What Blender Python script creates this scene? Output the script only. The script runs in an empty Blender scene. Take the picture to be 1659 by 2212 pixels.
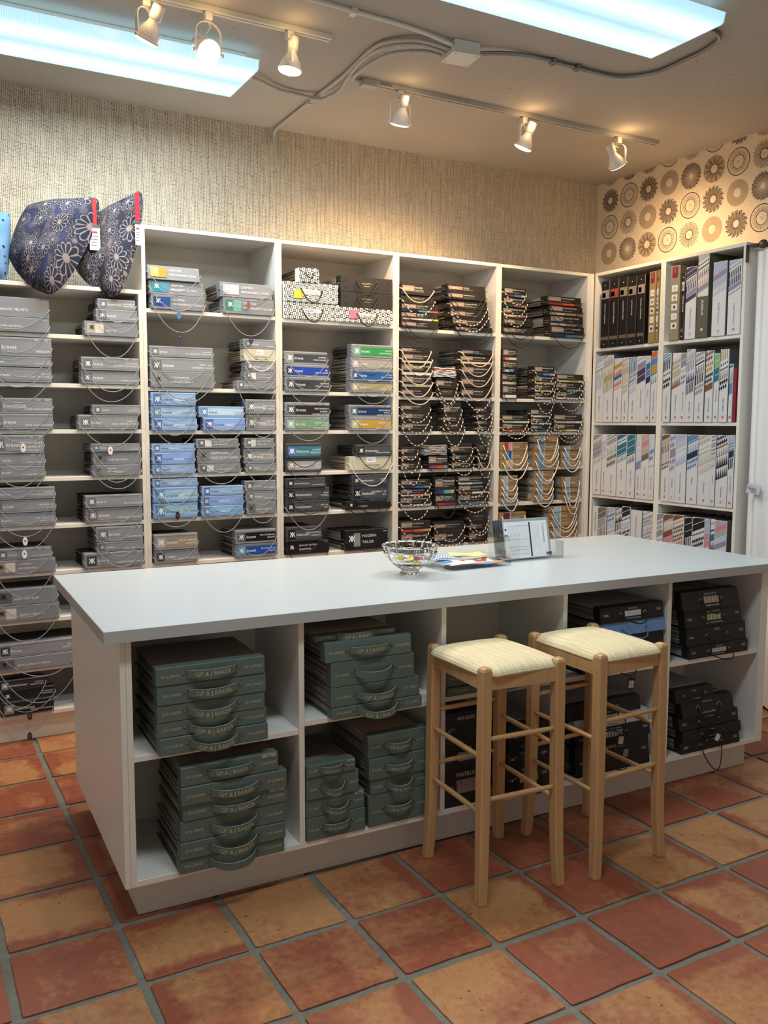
import bpy, math, random
from mathutils import Vector, Matrix

# ---------------------------------------------------------------- camera, world, exposure
SC = bpy.context.scene
COL = SC.collection
FPX, CX, CY = 1913.46, 829.5, 1106.0
CAM = Vector((-0.97604, -4.37973, 1.51240))
YAW, PIT, ROL = 0.5068, 0.1004, 0.0030
_f = Vector((math.sin(YAW)*math.cos(PIT), math.cos(YAW)*math.cos(PIT), -math.sin(PIT)))
_r0 = Vector((math.cos(YAW), -math.sin(YAW), 0)); _u0 = _r0.cross(_f)
_r = math.cos(ROL)*_r0 + math.sin(ROL)*_u0
_u = -math.sin(ROL)*_r0 + math.cos(ROL)*_u0
cam = bpy.data.cameras.new('camera'); camo = bpy.data.objects.new('camera', cam); COL.objects.link(camo)
cam.sensor_fit = 'HORIZONTAL'; cam.sensor_width = 36.0; cam.lens = FPX/1659*36.0; cam.clip_start = .05
camo.matrix_world = Matrix(((_r.x, _u.x, -_f.x, CAM.x), (_r.y, _u.y, -_f.y, CAM.y), (_r.z, _u.z, -_f.z, CAM.z), (0, 0, 0, 1)))
SC.camera = camo
W_ = bpy.data.worlds.new('world'); SC.world = W_; W_.use_nodes = True
W_.node_tree.nodes['Background'].inputs[0].default_value = (1.0, .955, .91, 1)
W_.node_tree.nodes['Background'].inputs[1].default_value = .30
SC.view_settings.view_transform = 'Standard'; SC.view_settings.look = 'None'
SC.view_settings.gamma = 1.0; SC.view_settings.use_curve_mapping = False
SC.view_settings.exposure = 0.30
TUBE_W = 1.35       # glow of the fluorescent lenses
FLUO_W = 24.5       # light each fluorescent fixture gives
SPOT_W = 62.0       # track bulbs
WARM = (1.0, .66, .36)

# pixel (1659x2212) -> point on a plane of the place
def ray(u, v): return _f + (u-CX)/FPX*_r - (v-CY)/FPX*_u
def hit(u, v, ax, val):
    q = ray(u, v); t = (val-CAM[ax])/q[ax]; return CAM + t*q
ISL_A, ISL_X, ISL_Y = -0.0246, -0.4758, -1.8451
def hit_isl(u, v, yoff):
    n = Vector((-math.sin(ISL_A), math.cos(ISL_A), 0)); o = Vector((ISL_X, ISL_Y, 0)) + n*yoff
    q = ray(u, v); t = (o-CAM).dot(n)/q.dot(n); p = CAM+t*q
    return (p-o).dot(Vector((math.cos(ISL_A), math.sin(ISL_A), 0))), p.z

# ---------------------------------------------------------------- materials
def lin(h):
    h = h.lstrip('#'); o = []
    for i in (0, 2, 4):
        c = int(h[i:i+2], 16)/255; o.append(c/12.92 if c <= .04045 else ((c+.055)/1.055)**2.4)
    return tuple(o)+(1,)
MATS = {}
def mat(name, col='#808080', rough=.5, noise=.06, scale=40., bump=0., metal=0., spec=.5, trans=0., ior=1.45, emit=None, es=0.):
    if name in MATS: return MATS[name]
    m = bpy.data.materials.new(name); m.use_nodes = True; nt = m.node_tree; b = nt.nodes['Principled BSDF']
    c = lin(col) if isinstance(col, str) else col
    b.inputs['Base Color'].default_value = c; b.inputs['Roughness'].default_value = rough; b.inputs['Metallic'].default_value = metal
    b.inputs['Specular IOR Level'].default_value = spec; b.inputs['Transmission Weight'].default_value = trans; b.inputs['IOR'].default_value = ior
    if emit: b.inputs['Emission Color'].default_value = emit; b.inputs['Emission Strength'].default_value = es
    if noise or bump:
        tc = nt.nodes.new('ShaderNodeTexCoord'); n = nt.nodes.new('ShaderNodeTexNoise'); n.inputs['Scale'].default_value = scale; n.inputs['Detail'].default_value = 4
        nt.links.new(tc.outputs['Object'], n.inputs['Vector'])
        if noise:
            mx = nt.nodes.new('ShaderNodeMix'); mx.data_type = 'RGBA'
            mx.inputs[6].default_value = tuple(x*(1-noise) for x in c[:3])+(1,); mx.inputs[7].default_value = tuple(min(1, x*(1+noise)) for x in c[:3])+(1,)
            nt.links.new(n.outputs['Fac'], mx.inputs[0]); nt.links.new(mx.outputs[2], b.inputs['Base Color'])
        if bump:
            bp = nt.nodes.new('ShaderNodeBump'); bp.inputs['Strength'].default_value = bump; bp.inputs['Distance'].default_value = .002
            nt.links.new(n.outputs['Fac'], bp.inputs['Height']); nt.links.new(bp.outputs['Normal'], b.inputs['Normal'])
    MATS[name] = m; return m
def flat(col, rough=.5): return mat('print_'+col, '#'+col, rough, noise=0)

class NT:
    """tiny node-graph helper"""
    def __init__(s, name):
        s.m = bpy.data.materials.new(name); s.m.use_nodes = True; s.t = s.m.node_tree; s.b = s.t.nodes['Principled BSDF']; MATS[name] = s.m
    def n(s, typ, **kw):
        x = s.t.nodes.new('ShaderNode'+typ)
        for k, v in kw.items(): setattr(x, k, v)
        return x
    def set(s, sock, v):
        if hasattr(v, 'is_output') or isinstance(v, bpy.types.NodeSocket): s.t.links.new(v, sock)
        else: sock.default_value = v
    def math(s, op, a, b=None, c=None):
        x = s.n('Math', operation=op)
        for i, v in enumerate((a, b, c)):
            if v is not None: s.set(x.inputs[i], v)
        return x.outputs[0]
    def mix(s, f, a, b):
        x = s.n('Mix', data_type='RGBA'); s.set(x.inputs[0], f); s.set(x.inputs[6], a); s.set(x.inputs[7], b); return x.outputs[2]
    def noise(s, vec, scale, detail=3, rough=.5):
        x = s.n('TexNoise'); s.set(x.inputs['Vector'], vec); x.inputs['Scale'].default_value = scale; x.inputs['Detail'].default_value = detail; x.inputs['Roughness'].default_value = rough; return x.outputs['Fac']
    def obj(s): return s.n('TexCoord').outputs['Object']
    def ramp(s, f, lo, hi):
        x = s.n('MapRange'); s.set(x.inputs[0], f); x.inputs[1].default_value = lo; x.inputs[2].default_value = hi; return x.outputs[0]
    def bump(s, h, st, dist=.002):
        x = s.n('Bump'); x.inputs['Strength'].default_value = st; x.inputs['Distance'].default_value = dist; s.set(x.inputs['Height'], h); s.set(s.b.inputs['Normal'], x.outputs[0])

# ---------------------------------------------------------------- mesh builder
class MB:
    def __init__(s): s.v = []; s.f = []; s.m = []; s.uv = {}; s.mats = []
    def mi(s, m):
        if m not in s.mats: s.mats.append(m)
        return s.mats.index(m)
    def face(s, pts, m, uv=None):
        i = len(s.v); s.v += [tuple(p) for p in pts]; s.f.append(tuple(range(i, i+len(pts)))); s.m.append(s.mi(m))
        if uv: s.uv[len(s.f)-1] = uv
    def poly(s, verts, faces, m):
        i = len(s.v); k = s.mi(m); s.v += [tuple(p) for p in verts]
        for f in faces: s.f.append(tuple(i+j for j in f)); s.m.append(k)
    def box(s, x0, x1, y0, y1, z0, z1, m):
        s.poly([(x0, y0, z0), (x1, y0, z0), (x1, y1, z0), (x0, y1, z0), (x0, y0, z1), (x1, y0, z1), (x1, y1, z1), (x0, y1, z1)],
               [(0, 3, 2, 1), (4, 5, 6, 7), (0, 1, 5, 4), (1, 2, 6, 5), (2, 3, 7, 6), (3, 0, 4, 7)], m)
    def cbox(s, x0, x1, y0, y1, z0, z1, m, b=.0015, shear=0., T=None):
        """chamfered box; shear moves the top face back in y"""
        b = min(b, (x1-x0)/2.2, (y1-y0)/2.2, (z1-z0)/2.2)
        X, Y, Z = (x0, x1), (y0, y1), (z0, z1); vs = []; idx = {}
        for i in (0, 1):
            for j in (0, 1):
                for k in (0, 1):
                    sx, sy, sz = (1, -1)[i]*b, (1, -1)[j]*b, (1, -1)[k]*b
                    for a, p in enumerate(((X[i], Y[j]+sy, Z[k]+sz), (X[i]+sx, Y[j], Z[k]+sz), (X[i]+sx, Y[j]+sy, Z[k]))):
                        idx[i, j, k, a] = len(vs); vs.append((p[0], p[1]+shear*(p[2]-z0)/max(1e-6, z1-z0), p[2]))
        g = idx; F = []
        for q in (0, 1):
            def o(l): return l if q else l[::-1]
            F.append(o([g[q, 0, 0, 0], g[q, 1, 0, 0], g[q, 1, 1, 0], g[q, 0, 1, 0]]))
            F.append(o([g[0, q, 0, 1], g[0, q, 1, 1], g[1, q, 1, 1], g[1, q, 0, 1]]))
            F.append(o([g[0, 0, q, 2], g[1, 0, q, 2], g[1, 1, q, 2], g[0, 1, q, 2]]))
        for i in (0, 1):
            for j in (0, 1):
                F.append([g[i, j, 0, 0], g[i, j, 1, 0], g[i, j, 1, 1], g[i, j, 0, 1]])
                F.append([g[i, 0, j, 0], g[i, 1, j, 0], g[i, 1, j, 2], g[i, 0, j, 2]])
                F.append([g[0, i, j, 1], g[1, i, j, 1], g[1, i, j, 2], g[0, i, j, 2]])
                for k in (0, 1): F.append([g[i, j, k, 0], g[i, j, k, 1], g[i, j, k, 2]])
        if T: vs = [tuple(T @ Vector(p)) for p in vs]
        s.poly(vs, F, m)
    def quad(s, x0, x1, z0, z1, m, y=-.0006): s.face([(x0, y, z0), (x1, y, z0), (x1, y, z1), (x0, y, z1)], m)
    def tube(s, pts, r, m, n=6, rf=None, cap=True, closed=False):
        pts = [Vector(p) for p in pts]; L = len(pts); base = len(s.v); k = s.mi(m); d = 0.; ds = []; nr = None
        for i, p in enumerate(pts):
            if closed: t = pts[(i+1) % L]-pts[i-1]
            else: t = pts[min(i+1, L-1)]-pts[max(i-1, 0)]
            t.normalize()
            if nr is None: nr = t.orthogonal().normalized()
            nr = (nr - t*nr.dot(t)); nr = nr.normalized() if nr.length > 1e-6 else t.orthogonal().normalized(); b = t.cross(nr)
            rr = r*(rf(i/(L-1)) if rf else 1)
            if i: d += (p-pts[i-1]).length
            ds.append(d)
            for j in range(n):
                a = 2*math.pi*j/n; s.v.append(tuple(p+rr*(math.cos(a)*nr+math.sin(a)*b)))
        for i in range(L if closed else L-1):
            i2 = (i+1) % L
            for j in range(n):
                j2 = (j+1) % n; s.f.append((base+i*n+j, base+i*n+j2, base+i2*n+j2, base+i2*n+j)); s.m.append(k)
                d2 = ds[i2] if i2 else ds[i]+.01
                s.uv[len(s.f)-1] = [(j/n, ds[i]), ((j+1)/n, ds[i]), ((j+1)/n, d2), (j/n, d2)]
        if cap and not closed:
            s.f.append(tuple(base+j for j in range(n))[::-1]); s.m.append(k)
            s.f.append(tuple(base+(L-1)*n+j for j in range(n))); s.m.append(k)
    def lathe(s, prof, m, n=20, M=None, rmod=None):
        """prof: (radius, z) list"""
        base = len(s.v); k = s.mi(m); M = M or Matrix()
        for i, (r, z) in enumerate(prof):
            for j in range(n):
                a = 2*math.pi*j/n; rr = r*(rmod(j, i) if rmod else 1); s.v.append(tuple(M @ Vector((rr*math.cos(a), rr*math.sin(a), z))))
        for i in range(len(prof)-1):
            for j in range(n):
                j2 = (j+1) % n; s.f.append((base+i*n+j, base+i*n+j2, base+(i+1)*n+j2, base+(i+1)*n+j)); s.m.append(k)
    def disc(s, x, z, r, m, y=-.0008, n=12, sx=1.): s.face([(x+sx*r*math.cos(2*math.pi*i/n), y, z+r*math.sin(2*math.pi*i/n)) for i in range(n)], m)
    def text(s, t, x, z, size, m, y=-.0009, al='L', maxw=None, vert=False, warp=None, shear=0., sp=1.0):
        vs, fs, wd = tmesh(t)
        sx = size*sp
        if maxw and wd*sx > maxw: sx = maxw/wd
        off = {'L': 0, 'C': -wd*sx/2, 'R': -wd*sx}[al]; out = []
        for a, b in vs:
            if vert: px, pz = x+b*size, z-(a*sx+off)      # reads downwards
            else: px, pz = x+a*sx+off, z+b*size
            py = y+(warp(px) if warp else 0)+shear*pz
            out.append((px, py, pz))
        s.poly(out, fs, m)
    def build(s, name, parent=None, smooth=False, loc=None):
        me = bpy.data.meshes.new(name); me.from_pydata(s.v, [], s.f)
        for m in s.mats: me.materials.append(m)
        me.polygons.foreach_set('material_index', s.m)
        if s.uv:
            ul = me.uv_layers.new(name='UVMap')
            for fi, uv in s.uv.items():
                st = me.polygons[fi].loop_start
                for j, q in enumerate(uv): ul.data[st+j].uv = q
        if smooth: me.polygons.foreach_set('use_smooth', [True]*len(s.f))
        me.update()
        o = bpy.data.objects.new(name, me); COL.objects.link(o)
        if parent: o.parent = parent
        if loc: o.location = loc
        return o
_TM = {}
def tmesh(t):
    if t in _TM: return _TM[t]
    cu = bpy.data.curves.new('t', 'FONT'); cu.body = t; cu.size = 1; cu.resolution_u = 2; cu.fill_mode = 'FRONT'
    ob = bpy.data.objects.new('t', cu)
    me = bpy.data.meshes.new_from_object(ob)
    vs = [(v.co.x, v.co.y) for v in me.vertices]; fs = [tuple(p.vertices) for p in me.polygons]
    x0 = min([v[0] for v in vs] or [0]); wd = max([v[0] for v in vs] or [0])-x0
    vs = [(a-x0, b) for a, b in vs]
    bpy.data.objects.remove(ob); bpy.data.curves.remove(cu); bpy.data.meshes.remove(me)
    _TM[t] = (vs, fs, wd); return _TM[t]
USED_LABELS = set()
def tag(o, label=None, cat=None, group=None, kind=None):
    if label: o['label'] = label; USED_LABELS.add(label)
    if cat: o['category'] = cat
    if group: o['group'] = group
    if kind: o['kind'] = kind
    return o
def empty(name, loc=(0, 0, 0), rz=0., label=None, cat=None, group=None, kind=None):
    o = bpy.data.objects.new(name, None); o.empty_display_size = .05; COL.objects.link(o); o.location = loc; o.rotation_euler = (0, 0, rz)
    return tag(o, label, cat, group, kind)
RND = random.Random(7)

# ---------------------------------------------------------------- surface materials
WHITE = mat('white_melamine', '#e9e6df', .38, noise=.012, scale=6)
WHITE2 = mat('white_laminate', '#bfc7cb', .30, noise=.01, scale=5)
EDGE = mat('edge_banding', '#e6dfd0', .45, noise=.03, scale=30)
DARKBACK = WHITE
n = NT('grasscloth')
o = n.obj(); sep = n.n('SeparateXYZ'); n.set(sep.inputs[0], o); X, Z = sep.outputs[0], sep.outputs[2]
wx = n.noise(o, 60, 2); wz = n.noise(o, 45, 2)
sc2 = n.n('VectorMath', operation='MULTIPLY'); n.set(sc2.inputs[0], o); sc2.inputs[1].default_value = (140, 1, 9); st1 = n.noise(sc2.outputs[0], 1, 2)
sc3 = n.n('VectorMath', operation='MULTIPLY'); n.set(sc3.inputs[0], o); sc3.inputs[1].default_value = (12, 1, 170); st2 = n.noise(sc3.outputs[0], 1, 2)
fx = n.math('PINGPONG', n.math('ADD', n.math('MULTIPLY', X, 118), n.math('MULTIPLY', wx, 1.1)), .5)
fz = n.math('PINGPONG', n.math('ADD', n.math('MULTIPLY', Z, 150), n.math('MULTIPLY', wz, 1.1)), .5)
gx = n.ramp(fx, .15, .36); gz = n.ramp(fz, .10, .34)
gap = n.math('MULTIPLY', gx, gz)
gap = n.math('MULTIPLY', gap, n.ramp(st1, .28, .62))
line = n.math('MULTIPLY', gx, .22)
hl = n.math('MULTIPLY', gz, n.math('MULTIPLY', n.ramp(st2, .45, .7), .45))
tot = n.math('MINIMUM', n.math('ADD', n.math('ADD', n.math('MULTIPLY', gap, .95), line), hl), 1)
basec = n.mix(n.ramp(st2, .3, .7), lin('#d3c3a8'), lin('#e6dac4'))
n.set(n.b.inputs['Base Color'], n.mix(tot, basec, lin('#4a3a2a'))); n.b.inputs['Roughness'].default_value = .85
n.bump(n.math('SUBTRACT', 1, tot), .25, .0006); GRASS = n.m
WPAPER = mat('cream_wallpaper', '#e0cdb0', .7, noise=.02, scale=25)
n = NT('ceiling_plaster'); o = n.obj(); a = n.noise(o, 3, 6, .6); b_ = n.noise(o, 55, 3); pits = n.ramp(n.noise(o, 38, 2), .73, .76)
pm = n.math('MULTIPLY', pits, n.ramp(n.noise(o, 2.3, 2), .52, .62))
n.set(n.b.inputs['Base Color'], n.mix(pm, n.mix(a, lin('#aba399'), lin('#b8b0a6')), lin('#6e665c'))); n.b.inputs['Roughness'].default_value = .8
n.bump(n.math('SUBTRACT', n.math('ADD', a, n.math('MULTIPLY', b_, .25)), n.math('MULTIPLY', pm, .6)), .55, .006); CEIL = n.m
GROUT = mat('grey_grout', '#77766b', .9, noise=.30, scale=45, bump=1.0)
n = NT('terracotta'); o = n.obj(); inf = n.n('ObjectInfo')
cs = n.n('SeparateColor'); n.set(cs.inputs[0], inf.outputs['Color'])
ad = n.n('VectorMath', operation='ADD'); n.set(ad.inputs[0], o)
cb = n.n('CombineXYZ'); n.set(cb.inputs[0], n.math('MULTIPLY', inf.outputs['Random'], 31)); n.set(cb.inputs[1], n.math('MULTIPLY', inf.outputs['Random'], 57)); n.set(ad.inputs[1], cb.outputs[0]); V = ad.outputs[0]
blot = n.noise(V, 4.2, 3, .5); fine = n.noise(V, 34, 5, .65); speck = n.ramp(n.noise(V, 95, 2), .66, .71); pit = n.ramp(n.noise(V, 52, 2), .695, .715)
sp = n.n('SeparateXYZ'); n.set(sp.inputs[0], o)
rn = inf.outputs['Random']
sa = n.math('GREATER_THAN', n.math('FRACT', n.math('MULTIPLY', rn, 7.3)), .45); sb = n.math('GREATER_THAN', n.math('FRACT', n.math('MULTIPLY', rn, 17.7)), .6); sc_ = n.math('GREATER_THAN', n.math('FRACT', n.math('MULTIPLY', rn, 29.1)), .6)
ed = n.math('MAXIMUM', n.math('MULTIPLY', sp.outputs[0], sa), n.math('MAXIMUM', n.math('MULTIPLY', sp.outputs[1], sb), n.math('MULTIPLY', n.math('MULTIPLY', sp.outputs[0], -1), sc_)))
edge = n.ramp(n.math('ADD', ed, n.math('MULTIPLY', n.math('SUBTRACT', n.noise(V, 7, 3), .5), .10)), .088, .125)
tan = n.math('ADD', n.math('ADD', n.math('MULTIPLY', n.math('SUBTRACT', blot, .5), 2.2), n.math('MULTIPLY', n.math('SUBTRACT', fine, .5), .9)), cs.outputs[0])
tan = n.ramp(n.math('SUBTRACT', tan, n.math('MULTIPLY', edge, .7)), .12, .80)
red = n.mix(fine, lin('#80402b'), lin('#a05a40')); tn = n.mix(fine, lin('#a06c42'), lin('#bf8c5c'))
cc = n.mix(tan, red, tn)
cc = n.mix(n.math('MULTIPLY', speck, n.math('MULTIPLY', tan, .7)), cc, lin('#7d4526'))
cc = n.mix(n.math('MULTIPLY', pit, n.math('ADD', .25, n.math('MULTIPLY', tan, .6))), cc, lin('#4c2a1c'))
n.set(n.b.inputs['Base Color'], cc); n.set(n.b.inputs['Roughness'], n.math('ADD', .36, n.math('MULTIPLY', fine, .25)))
n.bump(n.math('SUBTRACT', n.math('ADD', n.math('MULTIPLY', fine, .35), blot), n.math('MULTIPLY', pit, .5)), .25, .003); TERRA = n.m
n = NT('beech_wood'); o = n.obj()
s1 = n.n('VectorMath', operation='MULTIPLY'); n.set(s1.inputs[0], o); s1.inputs[1].default_value = (60, 60, 3); g = n.noise(s1.outputs[0], 1, 4, .6)
n.set(n.b.inputs['Base Color'], n.mix(g, lin('#b0875a'), lin('#cfa878'))); n.b.inputs['Roughness'].default_value = .42; BEECH = n.m
n = NT('woven_seagrass'); o = n.obj(); sx_ = n.n('SeparateXYZ'); n.set(sx_.inputs[0], o)
s1 = n.n('VectorMath', operation='MULTIPLY'); n.set(s1.inputs[0], o); s1.inputs[1].default_value = (160, 9, 9); g = n.noise(s1.outputs[0], 1, 3, .6)
w1 = n.math('PINGPONG', n.math('MULTIPLY', sx_.outputs[0], 120), .5); w2 = n.math('PINGPONG', n.math('ADD', n.math('MULTIPLY', sx_.outputs[1], 150), n.math('MULTIPLY', g, 1.2)), .5)
wv = n.math('MULTIPLY', n.ramp(w1, 0, .3), n.ramp(w2, 0, .3))
n.set(n.b.inputs['Base Color'], n.mix(n.math('MULTIPLY', n.ramp(g, .25, .75), n.math('ADD', .55, n.math('MULTIPLY', wv, .45))), lin('#c9b385'), lin('#f3e9c9'))); n.b.inputs['Roughness'].default_value = .8
n.bump(wv, .5, .0012); SEAT = n.m
n = NT('striped_rope'); uv = n.n('UVMap'); su = n.n('SeparateXYZ'); n.set(su.inputs[0], uv.outputs[0])
ph = n.math('FRACT', n.math('ADD', su.outputs[0], n.math('MULTIPLY', su.outputs[1], 40)))
n.set(n.b.inputs['Base Color'], n.mix(n.math('GREATER_THAN', ph, .5), lin('#151413'), lin('#d9cdb8'))); n.b.inputs['Roughness'].default_value = .8; ROPE = n.m
CORD = {'gy': mat('grey_cord', '#85888b', .5), 'bk': mat('black_cord', '#151515', .5), 'be': mat('beige_cord', '#c9b6a0', .6), 'st': ROPE, 'wh': mat('white_cord', '#dcdbd7', .5)}
METAL = mat('steel', '#b9b9b7', .3, metal=1, noise=0); BRASS = mat('antique_metal', '#a79a83', .35, metal=1, noise=0)
GALV = mat('galvanised_pipe', '#8d8f90', .35, metal=.9, noise=.1)
WPAINT = mat('white_enamel', '#dcd9d0', .35, noise=.01)
GREYTRK = mat('track_paint', '#b4b1ab', .45, noise=.02)
PG = [mat('swatch_page_%d' % i, c, .9, noise=.25, scale=90, bump=.3) for i, c in enumerate(['#8b847a', '#57524d', '#b0a698', '#6f6961', '#979ba0', '#3b3836'])]
TAN = [mat('swatch_tan_%d' % i, c, .9, noise=.2, scale=90) for i, c in enumerate(['#8a7c68', '#5b5146', '#a89b86'])]

# ================================================================ the setting
HC, YB, XW = 3.140, 0.406, 3.356
H, X0, UW = 2.4556, 0.1164, 0.7067
XR, RY0, W2 = 2.9683, -0.0202, 0.570
def struct(name, mb, label): o = mb.build(name); return tag(o, label, None, None, 'structure')
m = MB(); m.box(-3.2, XW+.1, -7.5, YB+.1, -.06, -.006, GROUT); floor = struct('floor', m, 'terracotta tile floor with wide grey grout joints')
# individual tiles, four edge variants
TP, TX, TY = .3165, -.445, -2.092; TYP = .318
tvar = []
for k in range(5):
    rr = random.Random(40+k); hs = .1475; ring = []
    for q in range(4):
        a0 = math.pi/2*q
        for t in range(4):     # rounded corner
            a = a0+math.pi/2*t/3; rad = .005+rr.uniform(0, .008)
            ring.append((math.copysign(1, math.cos(a0+math.pi/4))*(hs-rad)+rad*math.cos(a), math.copysign(1, math.sin(a0+math.pi/4))*(hs-rad)+rad*math.sin(a)))
        nx = a0+math.pi/2
        for t in (.3, .55, .8):
            c1 = Vector((math.copysign(1, math.cos(a0+math.pi/4)), math.copysign(1, math.sin(a0+math.pi/4)))); c2 = Vector((math.copysign(1, math.cos(nx+math.pi/4)), math.copysign(1, math.sin(nx+math.pi/4))))
            p = (c1*(1-t)+c2*t)*hs; nrm = Vector((c1.x+c2.x, c1.y+c2.y)).normalized(); p += nrm*rr.uniform(-.003, .0015); ring.append((p.x, p.y))
    N = len(ring); vs = [(x, y, -.006) for x, y in ring]+[(x*.997, y*.997, -.0006) for x, y in ring]+[(x*.988, y*.988, 0) for x, y in ring]
    fs = [tuple(range(2*N, 3*N))]
    for i in range(N):
        j = (i+1) % N; fs += [(i, j, N+j, N+i), (N+i, N+j, 2*N+j, 2*N+i)]
    t = MB(); t.poly(vs, fs, TERRA); me = t.build('tile'); tvar.append(me.data); bpy.data.objects.remove(me)
TANNESS = {(0, 0): .75, (1, 0): .85, (2, 0): .6, (3, 0): .12, (4, 0): .2, (5, 0): .35, (6, 0): .12, (7, 0): .4,
           (-1, -1): .6, (0, -1): .45, (1, -1): .3, (2, -1): .1, (3, -1): .8, (4, -1): .12, (5, -1): .75, (6, -1): .85, (7, -1): .8,
           (-1, -2): .3, (0, -2): .5, (1, -2): .4, (2, -2): .62, (3, -2): .1, (4, -2): .08, (5, -2): .62, (6, -2): .2, (7, -2): .4,
           (2, -3): .5, (3, -3): .6, (4, -3): .5, (5, -3): .3, (6, -3): .3,
           (-1, 0): .15, (-1, 1): .85, (-1, 2): .85, (-1, 3): .2, (-1, 4): .1, (-1, 5): .7, (0, 1): .15, (0, 2): .7, (0, 3): .15, (0, 4): .12, (0, 5): .7}
rt = random.Random(3)
for i in range(-6, 12):
    for j in range(-6, 8):
        o = bpy.data.objects.new('tile', tvar[rt.randrange(5)]); COL.objects.link(o); o.parent = floor
        o.location = (TX+(i+.5)*TP+rt.uniform(-.002, .002), TY+(j+.5)*TYP+rt.uniform(-.002, .002), rt.uniform(-.0008, .0006)); o.rotation_euler = (0, 0, rt.randrange(4)*math.pi/2+rt.uniform(-.006, .006))
        tv = TANNESS.get((i, j), rt.choice((.1, .2, .4, .6, .8))); o.color = (tv, 0, 0, 1)
m = MB(); m.box(-3.2, XW+.1, YB, YB+.1, 0, HC+.1, GRASS); struct('wall_back', m, 'back wall covered in beige woven grasscloth above the shelves')
m = MB(); m.box(XW, XW+.1, -7.5, YB, 0, HC+.1, WPAPER); wall_r = struct('wall_right', m, 'right wall with cream wallpaper printed with dark sunbursts')
m = MB(); m.box(-3.2, XW+.1, -7.5, YB+.1, HC, HC+.1, CEIL); struct('ceiling', m, 'grey rough plastered ceiling')
# printed sunbursts on the wallpaper (plain generic bursts)
INK = [mat('ink_dark', '#3d342b', .7, noise=0), mat('ink_mid', '#7a6a57', .7, noise=0), mat('ink_pale', '#b09b7f', .7, noise=0), WPAPER]
def burst(kind):
    b = MB(); R_ = .078; ink, mid, pale, paper = INK
    def P(r, a): return (0, r*math.cos(a), r*math.sin(a))
    def ring(r0, r1, mt, n=36, x=0.):
        for i in range(n):
            a, c = 2*math.pi*i/n, 2*math.pi*(i+1)/n
            b.face([(x,)+P(r0, a)[1:], (x,)+P(r1, a)[1:], (x,)+P(r1, c)[1:], (x,)+P(r0, c)[1:]], mt)
    def rays(n, r0, r1, w0, w1, mt, x=-.0003, wav=0.):
        for i in range(n):
            a = 2*math.pi*i/n; d = wav*(1 if i % 2 else -1)
            b.face([(x,)+P(r0, a-w0)[1:], (x,)+P(r0, a+w0)[1:], (x,)+P(r1*(1-.06*(i % 2)), a+w1+d)[1:], (x,)+P(r1*(1-.06*(i % 2)), a-w1+d)[1:]], mt)
    if kind == 0: ring(.036, .040, ink); ring(.073, .078, ink); rays(34, .044, .070, .045, .008, mid)
    elif kind == 1: ring(.026, .031, ink); rays(40, .032, .078, .035, .022, ink)
    elif kind == 2: ring(.026, .074, pale); rays(60, .028, .078, .018, .014, pale)
    elif kind == 3: ring(.024, .078, pale); rays(22, .025, .076, .10, .02, ink, wav=.07)
    elif kind == 4: ring(.020, .022, ink); rays(44, .024, .078, .012, .045, ink)
    elif kind == 5: ring(.022, .066, mid); rays(30, .024, .078, .05, .05, ink, wav=.03); rays(30, .030, .07, .016, .02, paper, x=-.0006)
    ring(0.0001, .018, paper, 20, -.0008); 
    if kind in (0, 1): ring(.005, .007, mid, 14, -.0011)
    return b
bm_ = []
for k in range(6):
    x = burst(k).build('printed_sunburst'); bm_.append(x.data); bpy.data.objects.remove(x)
SEQ = [[2, 5, 0, 2, 5], [4, 0, 1, 4, 0], [3, 5, 2, 3, 5], [0, 2, 5, 0, 2], [1, 4, 0, 1, 4], [0, 3, 5, 2, 3], [5, 0, 2, 5, 0], [2, 1, 4, 0, 1], [3, 4, 0, 3, 2]]
for ci in range(16):
    for ri in range(4):
        z = 3.012+.174-ri*.174-.0
        y = .279-ci*.1735
        o = bpy.data.objects.new('printed_sunburst', bm_[SEQ[ci % 9][ri]]); COL.objects.link(o); o.parent = wall_r; o.location = (XW-.0008, y, z)
        if z > HC-.078:   # cut by the ceiling: keep the lower half only
            me = o.data.copy(); o.data = me; import bmesh
            bb = bmesh.new(); bb.from_mesh(me); bmesh.ops.bisect_plane(bb, geom=bb.verts[:]+bb.edges[:]+bb.faces[:], plane_co=(0, 0, HC-z-.002), plane_no=(0, 0, 1), clear_outer=True); bb.to_mesh(me); bb.free()

# ---------------------------------------------------------------- wall shelving
TH = .019
SHZ = {'A': [1.917, 1.691, 1.476, 1.254, 1.030, .810, .587, .355, .139],
       'B': [2.061, 1.682, 1.470, 1.255, 1.032, .809, .585, .36, .14],
       'C': [2.055, 1.678, 1.470, 1.248, 1.030, .803, .58, .36, .14],
       'D': [2.046, 1.663, 1.463, 1.245, 1.027, .797, .575, .36, .14],
       'E': [2.045, 1.661, 1.460, 1.240, 1.023, .790, .57, .36, .14]}
BAYX = {'A': (-.88, X0), 'B': (X0, X0+UW), 'C': (X0+UW, X0+2*UW), 'D': (X0+2*UW, X0+3*UW), 'E': (X0+3*UW, X0+4*UW)}
BAYN = {'A': 'far-left wall bay', 'B': 'second wall bay', 'C': 'third wall bay', 'D': 'fourth wall bay', 'E': 'corner wall bay'}
def panel(root, name, x0, x1, y0, y1, z0, z1, mt=None, b=.001):
    q = MB(); q.cbox(x0, x1, y0, y1, z0, z1, mt or WHITE, b); o = q.build(name, root)
    if mt is None:      # cream edge banding on the front edge
        o.data.materials.append(EDGE)
        for p in o.data.polygons:
            if p.normal.y < -.9: p.material_index = 1
    return o
SD = .385
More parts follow.
